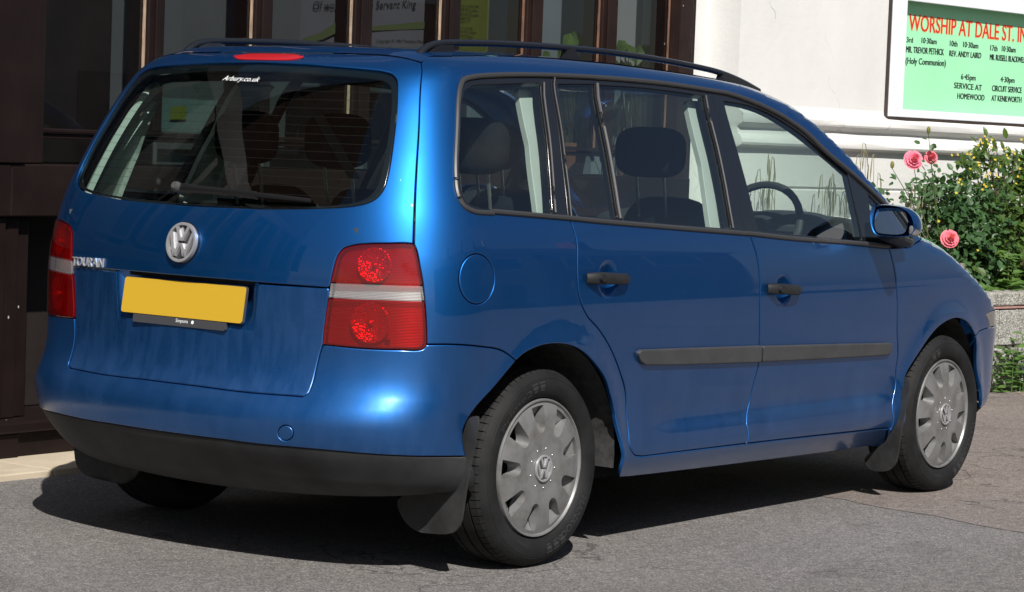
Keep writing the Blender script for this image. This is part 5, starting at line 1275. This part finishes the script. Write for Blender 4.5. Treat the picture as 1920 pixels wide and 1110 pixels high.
def crown(name, parent, clumps, n_per, rad, l, w, material, base, up=.5, out_c=None):
    mb = MB()
    for c in clumps:
        for _ in range(n_per):
            p_ = c+prng.randn(3)*rad; d = rand_dir()*.8+unit(p_-out_c)*.7+np.array([0, 0, -.15]); n = rand_dir()*.55+np.array([0, 0, up])+unit(p_-out_c)*.5+np.array([-.2, -.3, .1])
            k = .65+.7*prng.rand(); v, f = leaf_geo(p_-base, d, n, l*k, w*k, .1+.25*prng.rand()); mb.add(v, f)
    o = mb.build(name, material, parent, recalc=False); o['kind'] = 'stuff'; return o
def branches(name, parent, root, tips, material, base, r0=.009):
    mb = MB()
    for t in tips:
        mid = (root+t)/2+np.array([prng.randn()*.04, prng.randn()*.03, .05]); r_ = root+np.array([prng.randn()*.05, prng.randn()*.04, 0])
        pts = [r_*(1-u)**2+2*mid*u*(1-u)+t*u*u for u in np.linspace(0, 1, 6)]; mb.tube([p_-base for p_ in pts], [r0*(1-.7*u) for u in np.linspace(0, 1, 6)], 5)
    return mb.build(name, material, parent, smooth='auto')
# yellow-flowered shrub
sb = soil_pt(1905, 545, .42); sb[2] = .52; shrub = empty('flowering_shrub', tuple(sb), label='dense green shrub dotted with small yellow flowers in the block planter', cat='shrub')
cen_ = sb+PD*.30+np.array([0, 0, .38]); cl = []
while len(cl) < 270:
    q_ = prng.uniform(-1, 1, 3)
    r_ = np.linalg.norm(q_)
    if .45 < r_ < 1.0: 
        k_ = 1+.18*math.sin(5*q_[0]+2*q_[2])
        cl.append(cen_+PD*q_[0]*.85*k_+PNn*q_[1]*.30+np.array([0, 0, q_[2]*.43*k_]))
crown('leaves', shrub, cl, 20, .045, .068, .040, M['leaf1'], sb, out_c=cen_)
tops = [soil_pt(x, y, .40) for x, y in ((1838, 262), (1852, 275), (1868, 268), (1880, 290), (1900, 283), (1912, 300), (1920, 285), (1846, 258), (1815, 290), (1826, 300), (1935, 275))]
branches('branches', shrub, sb, tops+[cl[i] for i in range(0, 190, 9)], M['stem'], sb)
crown('leaves', shrub, [t+np.array([0, 0, -.03-.04*k]) for t in tops for k in range(4)], 7, .025, .055, .028, M['leaf1'], sb, out_c=cen_)
def small_flower(c, base, parent):
    mb = MB(); n = unit(np.array([-.5, -.7, .5])+.4*rand_dir()); a = unit(np.cross(n, [0, 0, 1])); b = np.cross(n, a)
    for k in range(5):
        d = a*math.cos(k*1.2566)+b*math.sin(k*1.2566); v, f = leaf_geo(c-base, d+n*.35, n, .011, .009, -.1); mb.add(v, f)
    mb.build('flower', M['yellow'], parent, recalc=False)
for x, y in ((1838, 262), (1842, 268), (1850, 262), (1846, 256), (1834, 272), (1852, 270), (1858, 276), (1820, 290), (1813, 288), (1826, 296), (1795, 290), (1784, 291), (1833, 305), (1836, 310), (1819, 317), (1851, 327), (1848, 331), (1856, 325), (1868, 328), (1872, 333), (1849, 350), (1845, 346), (1860, 349), (1842, 356), (1797, 342), (1803, 346), (1800, 337), (1793, 362), (1887, 291), (1890, 297), (1898, 284), (1902, 288), (1884, 279), (1910, 300), (1908, 331), (1912, 316), (1866, 300), (1876, 312), (1760, 415), (1833, 470), (1756, 313), (1905, 345), (1915, 262), (1860, 262)):
    small_flower(soil_pt(x, y, .17+.10*prng.rand()), sb, shrub)
# rose bush with large blooms
rb = soil_pt(1775, 545, .40); rb[2] = .52; rose = empty('rose_bush', tuple(rb), label='rose bush with large pink and coral blooms beside the car bonnet', cat='rose bush')
cl = []
while len(cl) < 170:
    q_ = prng.uniform(-1, 1, 3)
    if np.linalg.norm(q_) < 1: cl.append(rb+np.array([.05, 0, .36])+PD*(q_[0]*.42)+PNn*q_[1]*.22+np.array([0, 0, q_[2]*.40-.10*max(0, -q_[0])]))
cenr = rb+np.array([.05, 0, .28]); crown('leaves', rose, cl, 15, .045, .050, .034, M['leaf2'], rb, out_c=cenr)
bloom = [(1713, 299, .062, 'pink'), (1746, 295, .044, 'coral'), (1781, 447, .060, 'coral')]
buds = [(1741, 244), (1673, 309)]
def bloom_at(px, py, r_, mk):
    c = soil_pt(px, py, .12 if py > 400 else .22)-rb; n = unit([-.62, -.62, .28]); a = unit(np.cross(n, [0, 0, 1])); b = np.cross(n, a)
    v = []; mb = MB()
    for ring, (cnt, rr, tilt, sz) in enumerate(((7, .92, .30, .62), (7, .72, .65, .58), (6, .50, 1.05, .5), (5, .30, 1.5, .42), (4, .14, 2.2, .36))):
        for k in range(cnt):
            an = 2*math.pi*(k+.5*(ring % 2))/cnt+.2*prng.randn(); e = a*math.cos(an)+b*math.sin(an); s_ = np.cross(n, e); w_ = sz*r_*1.15
            q_ = []
            for u in (0, .5, 1.0):
                for t in (-1, -.35, .35, 1):
                    rad = rr*r_*(.25+.75*u); q_.append(c+e*rad*(1-.10*t*t)+s_*t*w_*(.35+.65*math.sin(min(1, u+.35)*1.57))*.6+n*(r_*(.12*ring-.1)+u*r_*.30*tilt+.05*r_*t*t+(-.10*r_ if u == 1 else 0)))
            mb.add(q_, [(i*4+j, i*4+j+1, i*4+j+5, i*4+j+4) for i in range(2) for j in range(3)])
    o = mb.build('bloom', M[mk], rose, smooth=True, recalc=False); return c
tips = [bloom_at(*t)+rb-np.array([0, 0, .03]) for t in bloom]
for x, y in buds:
    c = soil_pt(x, y, .22); mb = MB(); v, f = superbox(tuple(c-rb), (.012, .012, .022), 2, (8, 6)); mb.add(v, f); mb.build('bud', leaf_mat('bud', (.10, .16, .04), (.42, .30, .08)), rose, smooth='auto'); tips.append(c-np.array([0, 0, .02]))
branches('stems', rose, rb, tips+[cl[i] for i in range(0, 120, 12)], M['stem_g'], rb, .006)
crown('leaves', rose, [t+np.array([.0, 0, -.06-.05*k]) for t in tips for k in range(4)], 4, .028, .042, .028, M['leaf2'], rb, out_c=cenr)
mb = MB(); c = soil_pt(1804, 490, .10); mb.box((-.012, -.012, 0), (.012, .012, .24), bev=.002); o = mb.build('stake', varied('grey_weathered_wood', (.24, .20, .16), .9, .3, 20, 60, .4, stretch=(4, 4, .5))); o.location = (c[0], c[1], .50)
tag(o, 'short grey wooden stake below the lowest coral rose', 'stake')
# leafy plant rooted behind the coping at the right
lb = soil_pt(1888, 548, .16); lb[2] = .52; lp_ = empty('leafy_plant', tuple(lb), label='fresh light green leafy plant growing just behind the planter coping', cat='plant')
mb = MB()
for k in range(34):
    an = prng.rand()*6.28; h_ = prng.rand(); c = np.array([.02*prng.randn(), .02*prng.randn(), .02+.26*h_]); d = np.array([math.cos(an), math.sin(an), .4]); v, f = leaf_geo(c, d, np.array([-.3, -.5, 1]), .11*(1.15-.6*h_), .05*(1.15-.6*h_), .3)
    mb.add(v, f)
for c0 in (-.30, .22):
    for k in range(12):
        an = prng.rand()*6.28; c = PD*(c0+.03*prng.randn())+np.array([0, 0, .03+.05*prng.rand()]); v, f = leaf_geo(c, np.array([math.cos(an), math.sin(an), .5]), np.array([-.3, -.5, 1]), .12, .065, .3); mb.add(v, f)
o = mb.build('leaves', M['leaf3'], lp_, recalc=False); o['kind'] = 'stuff'
mb = MB(); mb.tube([(0, 0, -.02), (.005, 0, .15), (0, 0, .29)], [.006, .005, .003], 6); mb.build('stem', M['stem_g'], lp_)
# dry nodding grasses and their stems in front of the white wall
def grass(label, px0, px1, y_top, n, o_, seed):
    r_ = np.random.RandomState(seed); b0 = soil_pt((px0+px1)/2, 450, o_); b0[2] = .52; root = empty('dry_grass', tuple(b0), label=label, cat='grass'); mb = MB()
    for i in range(n):
        top = soil_pt(r_.uniform(px0, px1), r_.uniform(y_top, y_top+60), o_+.08*r_.randn())-b0; st = np.array([top[0]*.7+.03*r_.randn(), top[1]*.7, 0]); lean = r_.uniform(-.07, .09)
        pts = [st+(top-st)*u for u in (0, .4, .8)]+[top+np.array([lean*.3, 0, .012]), top+np.array([lean*.7, 0, .0]), top+np.array([lean, -.0, -.045-.05*r_.rand()]), top+np.array([lean*1.08, 0, -.10-.04*r_.rand()])]
        mb.tube(pts, [.0022, .002, .0017, .0017, .0025, .0045, .0017], 5)
        if r_.rand() < .7: 
            v, f = leaf_geo(st+(top-st)*r_.uniform(.2, .7), [r_.uniform(-1, 1), r_.uniform(-.4, .4), .9], [0, -1, .3], .22, .009, .5); mb.add(v, f)
    o = mb.build('stalks', M['straw'], root, recalc=False); o['kind'] = 'stuff'
grass('dry nodding grass stalks against the white wall beside the windscreen pillar', 1610, 1655, 268, 6, .62, 1)
grass('dry grass stalks seen through the front door window', 1425, 1462, 290, 7, .62, 2); grass('sparse dry grass seen through the front door window beside the mirror', 1535, 1590, 325, 9, .62, 3)
grass('dry grass stalks between the door mirror and the rose bush', 1690, 1745, 345, 20, .45, 4)
# weeds at the foot of the planter
wb = P0+PD*.05+PNn*.03; wb[2] = 0; weeds = empty('weeds', tuple(wb), label='green weeds growing along the foot of the block planter', cat='weeds'); mb = MB()
for k in range(420):
    u = -.12+1.3*prng.rand()**1.3; h_ = (.11*prng.rand() if u > .12 else .22*prng.rand()*(1+.3*prng.rand())); c = PD*u+PNn*(.05*prng.rand())+np.array([0, 0, h_]); an = prng.rand()*6.28
    v, f = leaf_geo(c, np.array([math.cos(an), math.sin(an), .25]), np.array([-.3, -.4, 1]), .055*(.6+.8*prng.rand()), .024, .2); mb.add(v, f)
for (u, h_) in ((.06, .30), (.10, .34), (.13, .26), (.02, .22)):
    for k in range(7):
        c = PD*u+PNn*.05+np.array([0, 0, h_*(.3+.7*k/6)]); an = k*2.4; v, f = leaf_geo(c, np.array([math.cos(an), math.sin(an), .3]), np.array([-.3, -.5, 1]), .085*(1.2-.08*k), .034, .3); mb.add(v, f)
    mb.tube([PD*u+PNn*.05, PD*u+PNn*.05+np.array([0, 0, h_])], [.004, .002], 5)
o = mb.build('leaves', M['leaf3'], weeds, recalc=False); o['kind'] = 'stuff'
mb = MB()
for k in range(46):
    c = P0+PD*prng.uniform(-.1, 1.4)+PNn*prng.uniform(.06, .34); v, f = leaf_geo((c[0], c[1], .006), rand_dir()*[1, 1, .1], [0, 0, 1], .03*(.5+prng.rand()), .016, -.2); mb.add(v, f)
tag(mb.build('leaf_litter', varied('dry_leaf_litter', (.36, .25, .14), .9, .4, 40), recalc=False), 'dry fallen leaves on the ground in front of the planter', 'litter', kind='stuff')
# house plants on the inner window board
def ficus(label, leaves, y, pot_px, group=None):
    b0 = at_y(*pot_px, y); b0[2] = 1.173; root = empty('house_plant', tuple(b0), label=label, cat='house plant')
    mb = MB(); mb.lathe_y([(.0, 0), (.06, 0), (.085, .15), (.092, .15), (.092, .17), (.08, .17), (.07, .15), (0, .15)], 0, 0, 24); mb.v = [(x, -z, yy) for x, yy, z in mb.v]; mb.build('pot', mat('terracotta', (.28, .11, .06), .8), root, smooth='auto')
    tips = []
    for (px_, py_, ln, ang, br) in leaves:
        c = at_y(px_, py_, y+.06*prng.randn())-b0; a = R(ang); d = np.array([math.cos(a), -.25+.3*prng.randn(), math.sin(a)]); n = np.array([-.4+.3*prng.randn(), -.8, .5])
        ln *= 1.35; v, f = leaf_geo(c, d, n, ln, ln*.66, .12); m2 = MB(); m2.add(v, f); m2.build('leaf', M['leaf4'], root, recalc=False); tips.append(c)
    branches('stems', root, b0+np.array([0, 0, .14]), [t+b0 for t in tips], M['stem'], b0, .005)
ficus('dark leaved house plant inside the window behind the middle roof rail foot', [(1078, 58, .11, -115, 0), (1070, 62, .10, -130, 0), (1085, 62, .07, -80, 0), (1098, 72, .10, -40, 0), (1104, 76, .08, -30, 0), (1090, 80, .08, -100, 0), (1062, 82, .08, -140, 0), (1055, 96, .08, -150, 0), (1030, 98, .06, 200, 0), (1092, 100, .09, -60, 0), (1100, 98, .09, -90, 0), (1075, 100, .09, -120, 0), (1085, 108, .09, -70, 0), (1065, 110, .1, -110, 0), (1045, 112, .08, 200, 0), (1100, 112, .09, -20, 0)], 2.30, (1078, 140))
ficus('bright green house plant inside the window nearest the white wall', [(1172, 76, .09, -150, 0), (1176, 82, .085, -100, 0), (1170, 80, .10, -125, 0), (1163, 88, .08, -160, 0), (1208, 82, .085, -100, 0), (1200, 84, .09, -110, 0), (1212, 84, .07, -60, 0), (1155, 112, .06, -80, 0), (1165, 112, .06, -100, 0), (1175, 114, .06, -70, 0), (1182, 116, .06, -110, 0), (1170, 120, .07, -90, 0), (1195, 118, .07, -100, 0), (1204, 110, .07, -60, 0), (1160, 122, .06, -50, 0), (1190, 125, .07, -120, 0)], 2.30, (1185, 150))

# ------------------------------------------------------------------ the far side of the street (mirrored in the paint and the glass)
def house(x, w_, h_, wallc, label):
    root = empty('terraced_house', (x, -19, 0), label=label, cat='house'); brick_m = varied('brick_wall_'+str(int(x+50)), wallc, .9, .2, 3, 30, .2, .01)
    mb = MB(); mb.box((-w_/2, -7, 0), (w_/2, 0, h_)); mb.build('wall', brick_m, root)
    mb = MB(); mb.add([(-w_/2-.1, .3, h_-.05), (w_/2+.1, .3, h_-.05), (w_/2+.1, -3.5, h_+2.4), (-w_/2-.1, -3.5, h_+2.4), (-w_/2-.1, -7.3, h_-.05), (w_/2+.1, -7.3, h_-.05)], [(0, 1, 2, 3), (3, 2, 5, 4), (0, 3, 4), (1, 5, 2)]); rf_ = mb.build('roof', varied('slate_roof', (.07, .07, .08), .7, .2, 4, 40, .2, .01), root)
    mb = MB(); mb.box((w_/2-.9, -4, h_+1.6), (w_/2-.1, -3, h_+3.5)); mb.build('chimney', brick_m, rf_)
    for wx in (-w_/4, w_/4):
        for wz in (1.0, 3.8):
            if wz < 2 and wx > 0:
                mb = MB(); mb.box((wx-.5, 0, .05), (wx+.5, .05, 2.2)); mb.build('door', mat('house_door', (.05, .02, .02), .4), root)
            else:
                mb = MB(); mb.box((wx-.8, 0, wz), (wx+.8, .06, wz+1.5)); fr_ = mb.build('window', mat('house_window_frame', (.7, .7, .7), .5), root); mb = MB(); mb.box((wx-.7, .061, wz+.1), (wx+.7, .07, wz+1.4)); mb.build('pane', mat('house_pane', (.03, .035, .04), .05), fr_)
for k_, (x, w_, h_, c_, lb_) in enumerate(((-2, 7, 5.4, (.26, .11, .075), 'red brick house across the street furthest to the left'), (5, 7, 5.6, (.30, .14, .09), 'orange brick house across the street second from the left'), (12, 7, 5.3, (.20, .09, .07), 'dark red brick house across the street in the middle'), (19, 7, 5.8, (.42, .38, .32), 'cream painted house across the street second from the right'), (26.5, 8, 5.4, (.25, .11, .08), 'red brick house across the street furthest to the right'))):
    house(x, w_, h_, c_, lb_)
